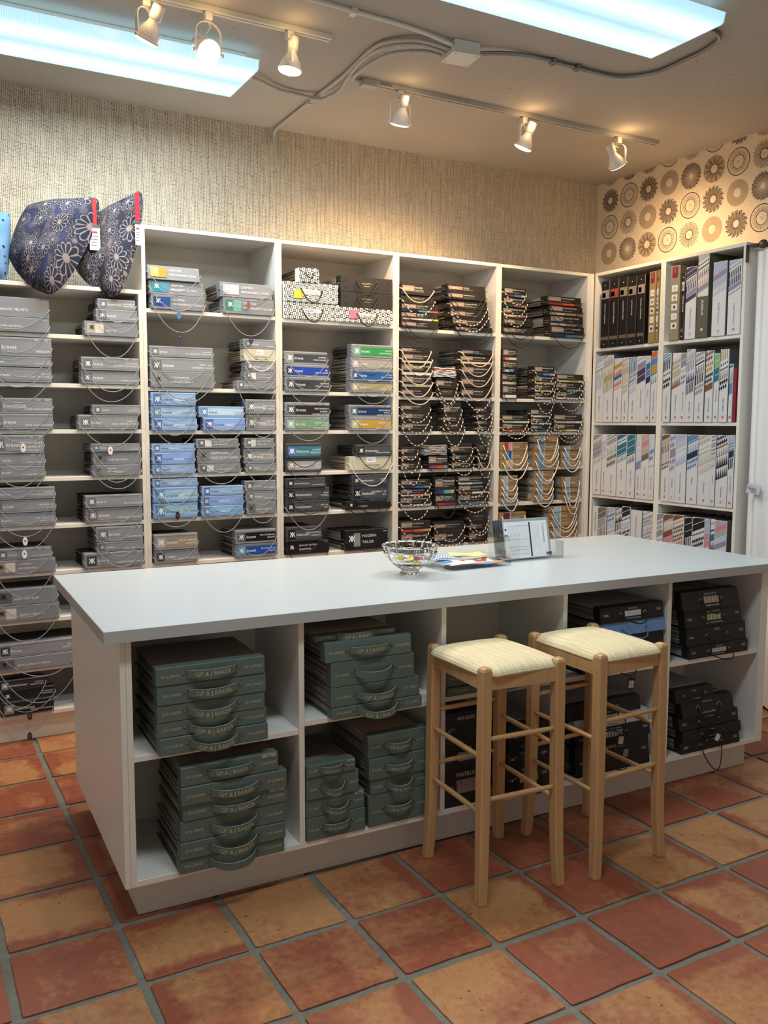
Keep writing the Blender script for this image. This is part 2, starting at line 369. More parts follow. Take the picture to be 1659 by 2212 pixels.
for k in 'ABCDE':
    a, b = BAYX[k]; top = 2.145 if k == 'A' else H
    root = empty('shelving_unit', (a, 0, 0), 0, 'white open shelving unit, the ' + {'A': 'lower far-left one topped with cushions', 'B': 'tall one next to the cushions', 'C': 'tall one holding checkered boxes', 'D': 'tall one left of the corner unit', 'E': 'tall one in the corner, kraft boxes below'}[k], 'shelving', 'wall shelving units')
    w = b-a; e = .0004
    panel(root, 'side_panel', e, TH, 0, SD, .0, top); panel(root, 'side_panel', w-TH, w-e, 0, SD, 0, top)
    panel(root, 'top_panel', TH, w-TH, .0005, SD, top-TH, top-.0003)
    panel(root, 'back_panel', TH, w-TH, SD-.008, SD, .10, top-TH)
    for z in SHZ[k]: panel(root, 'shelf', TH, w-TH, .001, SD-.008, z-TH, z)
    panel(root, 'toe_kick', TH, w-TH, .04, .055, 0, SHZ[k][-1]-TH)
RSH = [1.984, 1.520, 1.059, .60, .14]
for k in (0, 1):
    root = empty('shelving_unit', (XR, RY0-k*W2, 0), -math.pi/2, ['white shelving unit of trim books next to the corner', 'white shelving unit of trim books beside the white curtain'][k], 'shelving', 'right wall shelving units')
    w = W2; e = .0004
    panel(root, 'side_panel', e, TH, 0, SD-.005, 0, H); panel(root, 'side_panel', w-TH, w-e, 0, SD-.005, 0, H)
    panel(root, 'top_panel', TH, w-TH, .0005, SD-.005, H-TH, H-.0003); panel(root, 'back_panel', TH, w-TH, SD-.013, SD-.005, .1, H-TH)
    for z in RSH: panel(root, 'shelf', TH, w-TH, .001, SD-.013, z-TH, z)
    panel(root, 'toe_kick', TH, w-TH, .04, .055, 0, .12)
m = MB(); m.cbox(X0+4*UW+.0005, XR-.0005, -.012, .02, 0, H-.002, WHITE, .001); struct('trim_1', m, 'narrow white filler strip between shelving units in the corner')

# ---------------------------------------------------------------- island
isl = Matrix.Translation((ISL_X, ISL_Y, 0)) @ Matrix.Rotation(ISL_A, 4, 'Z')
BXL, BY, BZ, BD, BR = .0494, .040, .1214, .930, 2.8005
IU, IX0 = .5349, .084
root = empty('island_cabinet', (ISL_X, ISL_Y, 0), ISL_A, 'white island cabinet with open cubbies facing the stools', 'cabinet')
ZT, ZTH = .92, .0369; zc = ZT-ZTH-.0006
panel(root, 'end_panel', BXL, BXL+.0165, BY, BY+BD, BZ, zc); panel(root, 'side_panel', BXL+.0172, IX0, BY, BY+BD-.02, BZ+.001, zc)
div = [IX0+.5349*k for k in range(1, 5)]
for x in div: panel(root, 'divider', x-.0095, x+.0095, BY+.0005, BY+.42, BZ+.0195, zc-.001)
panel(root, 'side_panel', IX0+5*IU, IX0+5*IU+.0165, BY, BY+BD-.02, BZ+.001, zc); panel(root, 'end_panel', IX0+5*IU+.0172, BR+.0, BY, BY+BD, BZ, zc)
panel(root, 'bottom_panel', IX0, IX0+5*IU, BY+.0003, BY+BD-.02, BZ, BZ+.019)
panel(root, 'middle_back_panel', IX0, IX0+5*IU, BY+.42, BY+.436, BZ+.019, zc)
panel(root, 'rear_panel', IX0, IX0+5*IU, BY+BD-.019, BY+BD-.001, BZ+.019, zc)
ISH = [.525, .549, .552, .548, .540]
for k in range(5):
    a = IX0 if k == 0 else div[k-1]+.0095; b = IX0+5*IU if k == 4 else div[k]-.0095
    panel(root, 'shelf', a, b, BY+.006, BY+.42, ISH[k]-.019, ISH[k])
panel(root, 'top_rail', IX0, IX0+5*IU, BY+.0008, BY+.09, zc-.006, zc)
TK = mat('grey_toe_kick', '#cfc8c0', .45, noise=.02)
panel(root, 'toe_kick', .0966, 2.7692, BY+.0602, BY+.0762, 0, BZ, TK); panel(root, 'toe_kick', .0966, .1126, BY+.0763, BY+BD-.06, 0, BZ, TK); panel(root, 'toe_kick', 2.7532, 2.7692, BY+.0763, BY+BD-.06, 0, BZ, TK)
wt = empty('island_worktop', (ISL_X, ISL_Y, ZT-ZTH), ISL_A, 'long pale laminate worktop lying on the white island cabinet', 'worktop'); GEDGE = mat('grey_edge_band', '#b2b1af', .45, noise=.02)
panel(wt, 'top_slab', .0012, 2.8646, .0012, 1.0578, 0, ZTH, WHITE2)
panel(wt, 'edge_band', .0, 2.8658, 0, .0011, .0004, ZTH-.0008, GEDGE, .0002); panel(wt, 'edge_band', 0, 2.8658, 1.0579, 1.059, .0004, ZTH-.0008, GEDGE, .0002)
panel(wt, 'edge_band', 0, .0011, .0012, 1.0578, .0004, ZTH-.0008, GEDGE, .0002); panel(wt, 'edge_band', 2.8647, 2.8658, .0012, 1.0578, .0004, ZTH-.0008, GEDGE, .0002)

# ================================================================ sample binders
W0 = flat('f2f2ee'); K0 = flat('141414'); LT = flat('c9cdd2'); DG = flat('4a4d50')
GOLD = mat('gold_foil', '#c2b284', .35, metal=0., noise=0)
BASE = {'k': mat('grey_cover', '#82858a', .5, noise=.05), 'w': mat('blue_cover', '#86a8d2', .45, noise=.05), 'd': mat('charcoal_cover', '#3f4145', .5, noise=.05), 'b': mat('black_cover', '#191a1d', .45, noise=.05),
        'f': mat('brown_black_cover', '#2a2421', .5, noise=.08), 't': mat('kraft_cover', '#9a7a52', .7, noise=.08, scale=80), 'c': mat('checker_white', '#ecebe6', .5, noise=0), 'v': mat('black_linen', '#201f1f', .6, noise=.1),
        'x': mat('cream_cover', '#c6c0ab', .55, noise=.05), 'g': mat('sage_green_cover', '#5a6961', .5, noise=.07, scale=120, bump=.1), 'n': mat('black_case', '#131416', .5, noise=.08), 'u': mat('sky_blue_case', '#6f9ad2', .5, noise=.04),
        'h': mat('grey_white_case', '#b9bcc0', .5, noise=.04)}
def logo(mb, x, z, s, mt, y=-.0012):
    """two K shapes back to back; s = height, x = left"""
    t = s*.17; w = s*.52; c = x+w
    for sg in (-1, 1):
        def q(pts): 
            p = [(c+sg*a*s, y, z+b*s) for a, b in pts]; mb.face(p if sg > 0 else p[::-1], mt)
        q([(.02, 0), (.16, 0), (.16, 1), (.02, 1)])
        q([(.16, .42), (.34, .62), (.56, 1), (.40, 1), (.16, .62)])
        q([(.22, .50), (.34, .62), (.58, 0), (.42, 0)])
def pages(root, w, h, y0, y1, rnd, mats, z0=0., dx=0.):
    q = MB(); n = max(3, min(11, int(h/.0055))); g = h*.93/n
    for i in range(n):
        a = rnd.uniform(0, .008); e = rnd.uniform(-.03, .0)
        z = z0+h*.03+i*g; q.box(.003+a+dx, w-.004-rnd.uniform(0, .006)+dx, y0, y1+e, z, z+g*rnd.uniform(.62, .95), mats[rnd.randrange(len(mats))])
    return q.build('swatch_pages', root)
def cord(root, w, h, kind, drop, att=.5, r=.0017, inset=None, rnd=RND, yf=-.010, name='cord'):
    q = MB(); pts = []; za = h*att; N = 18
    if inset is None: pts += [(-.0015, .030, za+.002), (-.004, .012, za), (-.0025, -.002, za-.004)]; xa, xb = -.001, w+.001
    else: xa, xb = w*inset, w*(1-inset); pts += [(xa, .002, za)]
    sk = rnd.uniform(-.12, .12)
    for i in range(N+1):
        t = i/N; s = 2*t-1; hang = (1-abs(s)**2.2)*(1+sk*s)
        pts.append((xa+(xb-xa)*t, yf-.012*math.sin(math.pi*t), za-.006-drop*hang))
    if inset is None: pts += [(w+.0025, -.002, za-.004), (w+.004, .012, za), (w+.0015, .030, za+.002)]
    else: pts += [(xb, .002, za)]
    q.tube(pts, r, CORD[kind], 6); return q.build(name, root, True)
def lab_k(q, w, h, o, kind):
    st, lg, txt = o.get('st'), o.get('lg'), o.get('t', '')
    z0, z1 = .16*h, .80*h; L = min(.62*h, .2*w); x = .012+o.get('ox', 0)
    if kind == 'w':
        q.quad(x, x+L, .12*h, .86*h, flat(lg or '4f74b8')); q.quad(x+L, w-.003, .2*h, .82*h, flat(st or '93b4dd'))
        q.quad(0.001, w-.001, .9*h, .97*h, flat('a8c2e2')); q.quad(.001, w-.001, .03*h, .09*h, flat('6f93bd'))
        logo(q, x+L*.22, .3*h, .38*h, W0); q.text('kravet', x+L+.008, .36*h, .30*h, DG); q.text('WINDOW', x+L+.008+.30*h*2.9, .36*h, .26*h, W0, maxw=w*.24)
        for i, s in enumerate(txt.split('|')): q.text(s, w-.006, (.40-.15*i)*h, .13*h, DG, al='R', maxw=w*.3)
    elif o.get('lay') == 'big':      # swatch card at the left, title block to the right
        c1, c2 = (lg or '6a6d70,8b8e91').split(','); S = min(.17*w, h*.85); zz = .18*h
        q.quad(x, x+S*.9, zz, zz+.66*h, flat(c1)); q.quad(x+S*.9, x+S*1.8, zz, zz+.66*h, flat(c2)) if c2 != c1 else q.quad(x+S*.9, x+S*1.3, zz, zz+.66*h, flat(c1))
        logo(q, x+S*.28, zz+.24*h, .30*h, K0 if o.get('dk') else W0)
        xt = x+S*(2.05 if c2 != c1 else 1.5)
        ls = txt.split('|')
        for i, s in enumerate(ls): q.text(s, xt, (.62-.30*i if len(ls) > 1 else .28)*h, .19*h, W0, maxw=w-xt-.008)
        q.quad(w-.03, w-.008, .86*h, .885*h, LT)
    else:
        q.quad(.001, w-.001, .90*h, .97*h, flat('9fa3a7' if kind == 'k' else '505356')); q.quad(.001, w-.001, .03*h, .08*h, flat('969a9e' if kind == 'k' else '484b4e'))
        if st: q.quad(x+L, w-.002, z0, z1, flat(st))
        q.quad(x, x+L, z0, z1, flat(lg or ('686b70' if kind == 'k' else '202124')), )
        if not st: q.quad(x+L, w-.002, z0, z1, flat('8b8e93' if kind == 'k' else '4c4e51'))
        logo(q, x+L*.22, .32*h, .34*h, W0)
        br = o.get('br', 'kravet'); q.text(br, x+L+.006, .38*h, .29*h, W0, maxw=w*.36)
        ls = txt.split('|') if txt else []
        for i, s in enumerate(ls): q.text(s, w-.007, (.52-.20*i if len(ls) > 1 else .24)*h, .16*h, W0, al='R', maxw=w*.42)
        if o.get('yr'): q.quad(w*.74, w*.95, .82*h, .99*h, flat('a3a6a9'), -.001); q.text('2024', w*.845, .845*h, .14*h, K0, y=-.0014, al='C')
def lab_f(q, w, h, o):
    sp_ = o.get('s')
    zb = .30 if sp_ else .12
    if o.get('big'):
        q.text('FABRICUT', w/2, .55*h, .30*h, flat('a89886'), al='C', maxw=w*.5, sp=1.3); q.quad(w*.28, w*.72, .42*h, .45*h, flat('6b5e50')); q.quad(w*.3, w*.7, .30*h, .33*h, flat('6b5e50')); return
    a, b = .02*w, .02*w+o.get('lw', .37)*w
    z0, z1 = (zb+.16)*h, (zb+.60)*h
    q.quad(a, b, z0, z1, flat('9a887a')); q.text('FABRICUT', (a+b)/2, z0+(z1-z0)*.3, (z1-z0)*.46, flat('d3c7ba'), y=-.001, al='C', maxw=(b-a)*.8, sp=1.3)
    ls = o.get('t', '').split('|'); xx = b+.02*w; hh = (z1-z0)
    for i, s in enumerate(ls): q.text(s, xx, z1-hh*(.42+.40*i), hh*.36, W0 if i == 0 else flat('b9b2aa'), maxw=w-xx-.006)
    q.quad(xx, xx+.28*w, z0-.02*h+.02*hh, z0+.04*h, flat('8d857c'))
    if sp_:
        cs_ = sp_.split(','); ws = [.45, .35, .2] if len(cs_) == 3 else [.6, .4]; xx = .004
        for c, f_ in zip(cs_, ws): q.quad(xx, xx+(w-.006)*f_, .05*h, .26*h, flat(c)); xx += (w-.006)*f_
def lab_t(q, w, h, o):
    cs_ = o.get('s', '8fa9bd').split(','); a, b = .14*w, .14*w+.24*w
    for i, c in enumerate(cs_): q.quad(a+(b-a)*i/len(cs_), a+(b-a)*(i+1)/len(cs_), .02*h, .98*h, flat(c))
    q.quad(b, b+.006, .02*h, .98*h, flat('cfd8dc'))
    q.text('trend', b+.06*w, .34*h, .42*h, flat('e6dfd2'), maxw=.28*w); q.quad(w*.74, w*.92, .2*h, .25*h, flat('cbbfa6')); q.quad(w*.80, w*.93, .78*h, .84*h, flat('5b4a33'))
    q.face([(-.0006, .055, .3*h), (-.0006, .02, .3*h), (-.0006, .02, .8*h), (-.0006, .055, .8*h)], flat('8fb0c6'))
def lab_c(q, w, h, o):
    c = .0165; nx, nz = int(w/c), max(1, int(h/c)); cx_, cz_ = w/nx, h/nz; kk = flat('1a1a1c')
    for i in range(nx):
        for j in range(nz):
            x, z = i*cx_, j*cz_
            if (i+j) % 2: q.quad(x+.0006, x+cx_-.0006, z+.0006, z+cz_-.0006, kk); q.disc(x+cx_/2, z+cz_/2, cx_*.3, W0, -.0009, 8); q.disc(x+cx_/2, z+cz_/2, cx_*.14, kk, -.0012, 6)
            else: q.quad(x+cx_*.36, x+cx_*.64, z+cz_*.2, z+cz_*.45, kk); q.quad(x+cx_*.36, x+cx_*.64, z+cz_*.55, z+cz_*.8, kk)
    if o.get('t'):
        q.quad(.30*w, .66*w, .42*h, .64*h, W0, -.0015); q.text(o['t'], .48*w, .46*h, .14*h, K0, y=-.0018, al='C', maxw=.33*w)
    for x in (.10, .90):
        for z in (.25, .75): q.disc(x*w, z*h, .004, kk, -.0018, 8)
def binder(root, w, h, kind, o, rnd, drop=None):
    base = BASE[kind]; hd = {'t': .075, 'f': .07}.get(kind, .058); dep = o.get('dep', .27)
    q = MB(); sh = o.get('sh', 0.) * h
    q.cbox(0, w, 0, hd, 0, h, base, .002, sh)
    if kind in 'fdbv': 
        for zz in (.3, .5): q.face([(-.0005, hd-.012, zz*h), (-.0005, .012, zz*h), (-.0005, .012, (zz+.05)*h), (-.0005, hd-.012, (zz+.05)*h)], flat('8a8a86'))
    q.build('spine', root)
    mats = {'t': TAN, 'x': [PG[2], PG[4], TAN[2]], 'c': [PG[5], PG[4], TAN[0]]}.get(kind, [PG[rnd.randrange(6)], PG[rnd.randrange(6)], PG[1]])
    pages(root, w, h*.97, hd+.0005, dep, rnd, mats)
    q = MB()
    if kind in 'kwdb': lab_k(q, w, h, o, kind)
    elif kind == 'f': lab_f(q, w, h, o)
    elif kind == 't': lab_t(q, w, h, o)
    elif kind == 'c': lab_c(q, w, h, o)
    elif kind == 'v':
        q.text('VOLUME V', w/2, .52*h, .16*h, GOLD, al='C'); q.quad(w*.44, w*.56, .40*h, .43*h, GOLD)
        for x in (.10, .92):
            for z in (.25, .72): q.disc(x*w, z*h, .004, K0, -.001, 10)
    elif kind == 'x':
        q.quad(.4*w, .62*w, .55*h, .95*h, W0); q.text('KELLY', .51*w, .68*h, .17*h, K0, y=-.001, al='C', maxw=.18*w)
        q.text('LEEJOFA MODERN', .53*w, .30*h, .16*h, flat('4a463c'), al='C', maxw=.42*w); q.quad(.34*w, .74*w, .14*h, .17*h, flat('6b6658'))
    if q.f: tag(q.build('printed_label', root), kind='stuff')
    ck = o.get('cord', {'k': 'gy', 'w': 'gy', 'd': 'bk', 'b': 'bk', 'f': 'st', 't': 'wh', 'c': 'bk', 'v': 'bk', 'x': 'wh'}[kind])
    if ck and ck != 'no':
        if drop is None: drop = w*rnd.uniform(.32, .50)
        if kind == 't': cord(root, w, h, ck, drop*1.15, .62, .0032, .06, rnd)
        elif kind in 'cv': cord(root, w, h, ck, w*.20, .66, .0034, .31, rnd)
        else: cord(root, w, h, ck, drop, .5, .0033 if ck in ('st', 'be') else .0022, None, rnd)
    if o.get('tag'):
        q = MB(); n_ = 16; c = flat(o['tag']); zz = h*.5-.006-(drop or .05)-.002
        ring = [(w*.5+.011*math.cos(2*math.pi*i/n_), -.026, zz-.019+.02*math.sin(2*math.pi*i/n_)) for i in range(n_)]
        vs = ring+[(x, y+.0012, z) for x, y, z in ring]; q.poly(vs, [tuple(range(n_))[::-1], tuple(range(n_, 2*n_))]+[(i, (i+1) % n_, n_+(i+1) % n_, n_+i) for i in range(n_)], c)
        q.disc(w*.5, zz-.017, .0045, flat('b04038'), -.0266, 8); q.build('hang_tag', root)
ORD = ['top', 'second', 'third', 'fourth', 'fifth', 'sixth', 'seventh']
SHN = ['top', 'second', 'third', 'fourth', 'fifth', 'sixth', 'seventh', 'eighth', 'ninth']
DES = {'k': 'grey sample binder', 'w': 'light blue sample binder', 'd': 'charcoal sample binder', 'b': 'black sample binder', 'f': 'dark brown sample binder', 't': 'kraft brown sample box', 'c': 'plain checkered sample box', 'v': 'plain black sample box', 'x': 'cream sample binder'}
CNAME = {}
def stack(bay, sh, side, rows, ref='L'):
    """rows top to bottom: (xl, xr, ytop, kind, opts)"""
    rnd = random.Random(hash((ord(bay), sh, len(side), side[0] == 'l')) & 0xffff); zs = SHZ[bay][sh-1]; a, b = BAYX[bay]; a += TH+.0075; b -= TH+.0075
    tops = []
    for r in rows:
        xp = r[0] if ref == 'L' else r[1]; tops.append(hit(xp, r[2], 1, -.012).z)
    n = len(rows); lim = ([2.145 if bay == 'A' else H]+SHZ[bay])[sh-1]-TH-.004; zz = [0]*n; hh = [0]*n; cur = zs-.0008
    for i in range(n-1, -1, -1): zz[i] = cur+.0012; hh[i] = max(.018, tops[i]-zz[i]); cur = zz[i]+hh[i]
    if cur > lim:
        kq = (lim-zs)/(cur-zs); zz = [zs+.0004+(z-zs)*kq for z in zz]; hh = [h*kq-.0005 for h in hh]
    for i, r in enumerate(rows):
        z0, h = zz[i], hh[i]; yf = -.012+rnd.uniform(-.006, .005)
        ym = r[2]+12
        xl = hit(r[0], ym, 1, yf).x; xr = hit(r[1], ym, 1, yf).x
        if xl < a: xl = a
        if xr > b: xr = b
        kind, o = r[3], (r[4] if len(r) > 4 else {})
        if n == 1: pos = 'alone'
        else: pos = 'top one' if i == 0 else ('bottom one' if i == n-1 else ORD[i]+' from top')
        d = o.get('d') or DES[kind]
        if n == 1: lb = f"{d}, the only one at {side}, {SHN[sh-1]} shelf, {BAYN[bay]}"
        else: lb = f"{d}, {pos}, {side} stack, {SHN[sh-1]} shelf, {BAYN[bay]}"
        root = empty({'t': 'sample_box', 'c': 'sample_box', 'v': 'sample_box'}.get(kind, 'sample_binder'), (xl, yf, z0), 0, lb, 'box' if kind in 'tcv' else 'binder', f"samples on {SHN[sh-1]} shelf of {BAYN[bay]}")
        dr = o.get('drop'); binder(root, xr-xl, h, kind, o, rnd, dr*.0024 if dr else None)

k = lambda t='', **q: dict(t=t, **q)
# --- far-left bay
stack('A', 1, 'left', [(-70, 105.8, 646.7, 'k', k('|VERSAILLES VELVETS', lay='big', lg='8d877c,8d877c', drop=40)), (-64, 106.4, 689.4, 'k', k('|VENETIAN VELVETS II', lay='big', lg='55585b,55585b'))], 'R')
stack('A', 1, 'right', [(210.5, 292.4, 644.3, 'k', k('PERFORMANCE|KRAVET IDEAS', br='kravetIDEAS')), (206.9, 296.4, 666.6, 'k', k('TEXTURES')), (182, 297.4, 692.4, 'k', k('|VELVETS', lay='big', lg='aaa597,cfcabd', dk=1, drop=54))])
stack('A', 2, 'left', [(-34, 111, 731, 'k', k('WINDOW', yr=1)), (-32, 111.4, 773, 'k', k('TEXTURE|SUSTAINABLE SERIES')), (-34, 111.4, 794.9, 'k', k('BREEZY|INDOOR - OUTDOOR'))], 'R')
stack('A', 2, 'right', [(175, 302.4, 770, 'k', k('Perfect Plains|THE COMPLETE VELVET COLLECTION', yr=1)), (175, 300.8, 799.4, 'k', k('CLASSIC VELVETS'))])
stack('A', 3, 'left', [(-25, 113.4, 860.8, 'k', k('LATITUDE / INDOOR - OUTDOOR', br='kravetSOLEIL', yr=1)), (-24, 114.4, 894.6, 'k', k('INDOOR - OUTDOOR BLOOMING', tag='e9e8e4'))], 'R')
stack('A', 3, 'right', [(199, 303.4, 874, 'k', k('ultrasuede|PERFORMANCE')), (168.7, 297.8, 895.6, 'k', k('inside out|INDOOR - OUTDOOR - HORIZON', tag='e9e8e4', drop=45))])
stack('A', 4, 'left', [(-20, 94.5, 939.4, 'k', k('PERFORMANCE|DURABILITY|FAUX LEATHER IV', yr=1)), (-24, 96.9, 980, 'k', k('FAUX LEATHER V', yr=1)), (-23, 97.5, 1006, 'k', k('ULTRALEATHER PLUS II'))], 'R')
stack('A', 4, 'right', [(197, 302.4, 958.7, 'k', k('FAUX LEATHER')), (201, 304.4, 976.6, 'k', k('|FAUX LEATHER III', lay='big', lg='6f7376,6f7376', dk=1)), (200, 304.4, 1005, 'k', k('ultrasuede|PERFORMANCE', lay='big', lg='7b8486,7b8486', dk=1))])
stack('A', 5, 'left', [(-26, 118.8, 1050.8, 'k', k('CRYPTON|PERFORMANCE TEXTURES')), (-22, 119.4, 1076.6, 'k', k('PERFORMANCE|SOLIDS', tag='e9e8e4')), (-26, 120.4, 1104.9, 'k', k('FOR UPHOLSTERY|DENIM / SAND', tag='f0efec'))], 'R')
stack('A', 5, 'right', [(184, 310.3, 1071, 'k', k('BOUCLE TEXTURES')), (185, 310.7, 1098.5, 'k', k('COZY BOUCLE TEXTURES'))])
stack('A', 6, 'left', [(-8, 111.8, 1180.9, 'k', k('SMALL SCALE PRINTS', yr=1)), (-16, 120.3, 1204.8, 'k', k('CRYPTON|PERFORMANCE', lay='big', lg='9b968a,cfc9bc', dk=1))], 'R')
stack('A', 6, 'right', [(206.9, 311.3, 1139.3, 'k', k('TAOS WEAVES', yr=1)), (208.9, 312.3, 1172.5, 'k', k('PLAIDS - STRIPES - SOLIDS')), (182, 313.3, 1196, 'k', k('SUSTAINABLE TEXTURES II', yr=1, lg='3c3f42'))])
stack('A', 7, 'left', [(-12, 124.3, 1265.4, 'k', k('|WELL-TRAVELED', lay='big', lg='5b5f62,5b5f62', dk=1)), (-16, 128.3, 1300, 'k', k('|PRINTS / WEAVES', lay='big', lg='98938a,cdc8bd', dk=1, drop=52))], 'R')
stack('A', 7, 'right', [(196, 312, 1268, 'd', k('TEXTURES')), (190, 312, 1290, 'k', k('WEAVES'))])
stack('A', 8, 'left', [(-6, 176, 1375, 'k', k('SAN MARCO|PRINTS / WEAVES', lg='3f4245')), (-9, 178, 1404, 'k', k('|BERMUDA PRINTS / WEAVES', lay='big', lg='5d6063,5d6063', dk=1))], 'R')
stack('A', 9, 'left', [(-4, 97.5, 1459.4, 'b', k('CRYPTON|WESLEY COURT', br='kravetcontract', lg='8b8882', st='2b2c2f', cord='gy')), (2, 117.8, 1480, 'b', k('FR WINDOW|ATMOSPHERE II', st='1d1e22', lg='1d1e22', br=' ', cord='gy', tag='3a3a3c')), (2, 116.4, 1503, 'b', k('INDOOR - OUTDOOR II', br='kravetcontract', lg='8b8882', st='1b1c1f', cord='gy', tag='3a342e'))], 'R')
stack('A', 9, 'right', [(196, 312, 1455, 'b', k('OUTDOOR', cord='no')), (190, 312, 1485, 'b', k('TEXTURES', cord='no'))])
# --- second bay
stack('B', 1, 'left', [(317, 432, 570, 'k', k('CRYPTON|PERFORMANCE / COAL', lay='big', lg='e2b65c,d29c3e', d='grey binder with gold label', tag='7d7e80', sh=.25)), (322.4, 440, 602.6, 'k', k('CRYPTON|PERFORMANCE / TEAL', lay='big', lg='2f8f96,4a90ae', d='grey binder with teal label', tag='3f78a8', sh=.1)), (326, 442, 634.3, 'k', k('CRYPTON|PERFORMANCE / COBALT', lay='big', lg='1c3f7c,1f468a', d='grey binder with cobalt label', tag='22304f', drop=58))])
stack('B', 1, 'right', [(476, 588, 607, 'k', k('CRYPTON|PERFORMANCE / DOVE', lay='big', lg='b9bec2,cfd3d6', d='grey binder with dove-white label', drop=20, tag='8c5a4a', sh=.15)), (481.8, 591.6, 641, 'k', k('CRYPTON|PERFORMANCE / GLACIER', lay='big', lg='3c7a68,79b09d', d='grey binder with green label', drop=60, tag='22304f'))])
stack('B', 2, 'left', [(321.4, 459.8, 746, 'k', k('Perfect Plains|THE COMPLETE LINEN COLLECTION IV')), (323.3, 461, 770.3, 'k', k('Perfect Plains|COMPLETE LINEN III')), (325, 463, 804.4, 'k', k('MULTI-PURPOSE|COMPLETE LINEN II', lay='big', lg='8a8a86,8a8a86', dk=1))])
stack('B', 2, 'right', [(525.5, 594.5, 731.5, 'k', k('WASHABLE')), (526.5, 597, 752.9, 'x', {}), (529.4, 598, 780, 'k', k('Perfect Plains|FAUX LINEN VOL 1')), (527.5, 598, 801.5, 'k', k('guaranteed in stock|WASHABLE LINEN', lay='big', lg='77797b,d9d9d6')), (511, 598, 821.9, 'k', k('Perfect Plains', drop=58, tag='6b6c6e'))])
stack('B', 3, 'left', [(324, 422.7, 847, 'w', k('WIDE WIDTH|CRAFT TEXTURES II')), (325, 422.7, 876.4, 'w', k('FAUX LINEN TEXTURE', lg='5f88b4', st='9dbbdc')), (328.3, 426, 903.5, 'w', k('COMPLEX SHEERS'))])
stack('B', 3, 'middle', [(429.2, 526.7, 877.4, 'w', k('118" WOVEN|FR SHEERS II', lg='5e8fbf', st='b3cee6')), (439, 529, 902, 'w', k('PERSPECTIVE II', lg='3f62b8', st='84a4e2'))])
stack('B', 3, 'right', [(530.5, 595.9, 862.4, 'k', k('Perfect Plains|LINEN SHEERS', drop=40)), (531, 597.7, 894.6, 'k', k('LISBON|MULTI-PURPOSE'))])
stack('B', 4, 'left', [(326.8, 420.5, 958.6, 'w', k('DECORATIVE TEXTURE', lg='4a79a8')), (327.7, 420.7, 978.3, 'w', k('DECORATIVE|TEXTURES', lg='3f62b8', st='84a4e2')), (328.3, 421.2, 1004.4, 'w', k('SHEER', lg='4f86bc'))])
stack('B', 4, 'middle', [(423.4, 515.5, 948, 'k', k('WIDE WIDTH|SHEER BRILLIANCE', lay='big', lg='5f6264,d0d0cc')), (425.8, 518.9, 969, 'k', k('CRAFTWORKS|WIDE WIDTH DRAPERY', lay='big', lg='76787a,76787a', dk=1)), (427.7, 520.2, 1002.6, 'k', k('|118" WIDE PERSPECTIVES II', lay='big', lg='5f6264,d0d0cc'))])
stack('B', 4, 'right', [(527.7, 591.8, 946.5, 'k', k('MULTI-PURPOSE|LINEN CHIC', lay='big', lg='6b6d6f,cfcfcb')), (526.4, 593, 969, 'k', k('SUSTAINABLE|SOLID TEXTURES')), (530.5, 595.9, 1002, 'k', k('SOLID'))])
stack('B', 5, 'left', [(329.6, 426.8, 1034.3, 'w', k('INTERVAL', lg='4a79a8')), (329.6, 427.3, 1053, 'w', k('MODERN EMBROIDERED III', lg='5c93c2', st='9cc4e2', tag='1c1c1e')), (330.6, 427.3, 1087.6, 'w', k('MODERN EMBROIDERED', lg='5a8ab0', st='8fbfdf'))])
stack('B', 5, 'middle', [(436, 525.8, 1051, 'w', k('BLACK TEXTURES II', lg='3f62b8')), (434.8, 526, 1072.6, 'w', k('WIDE WIDTH', lg='4668b8', st='84a4e2')), (435.6, 526, 1094, 'w', k('WIDE WIDTH DRAPERY', lg='4f8ec6', st='7fb6e4'))])
stack('B', 5, 'right', [(528.5, 595.9, 1039, 'k', k('MULTI PURPOSE', drop=40)), (530.5, 596.8, 1061.4, 'k', k('PERFORMANCE')), (532.3, 597.7, 1084.8, 'k', k('|MULTI-PURPOSE', lay='big', lg='6d6f71,6d6f71', dk=1))])
stack('B', 6, 'left', [(331.5, 427.3, 1155.8, 'k', k('MULTI PURPOSE|CURATED', st='9a8b78', lg='a8a49b', d='grey binder with taupe stripe')), (332.4, 428.6, 1190.3, 'k', k('BUNGALOW CHIC II', yr=1, lg='44474a'))])
stack('B', 6, 'right', [(508, 595.9, 1146.4, 'k', k('MULTI-PURPOSE|VELVETS', st='0b0b0c', lg='5a5d60', d='grey binder with black stripe')), (509, 597.7, 1176.3, 'k', k('MULTI-PURPOSE|PRINTS', st='1c4a9c', lg='4fa3d2', d='grey binder with royal blue stripe', drop=30))])
# --- third bay
stack('C', 1, 'left', [(646.3, 689.7, 577.5, 'c', {'d': 'small checkered sample box'}), (608.8, 730.4, 605.7, 'c', k('CAPE TOWN', d='yellow-tagged checkered box')), (609.6, 732.5, 650, 'c', k('MONTERREY'))])
stack('C', 1, 'right', [(735.8, 847.5, 593.8, 'v', {}), (736.6, 848, 628.8, 'v', {}), (735, 847.6, 662.7, 'c', k('AFRICAN QUEEN', d='pink-tagged checkered box'))])
stack('C', 2, 'left', [(612, 707, 757.4, 'k', k('DOMINO|COLOR VALUES', st='3b4149', lg='8b8f93', d='grey binder with charcoal stripe')), (612, 710.6, 785.9, 'k', k('INK|COLOR VALUES', st='1d3fa0', lg='23366e', d='grey binder with royal blue stripe')), (612, 713.5, 813.5, 'k', k('GRAPHITE|COLOR VALUES', st='3a3d40', lg='505357', d='grey binder with graphite stripe'))])
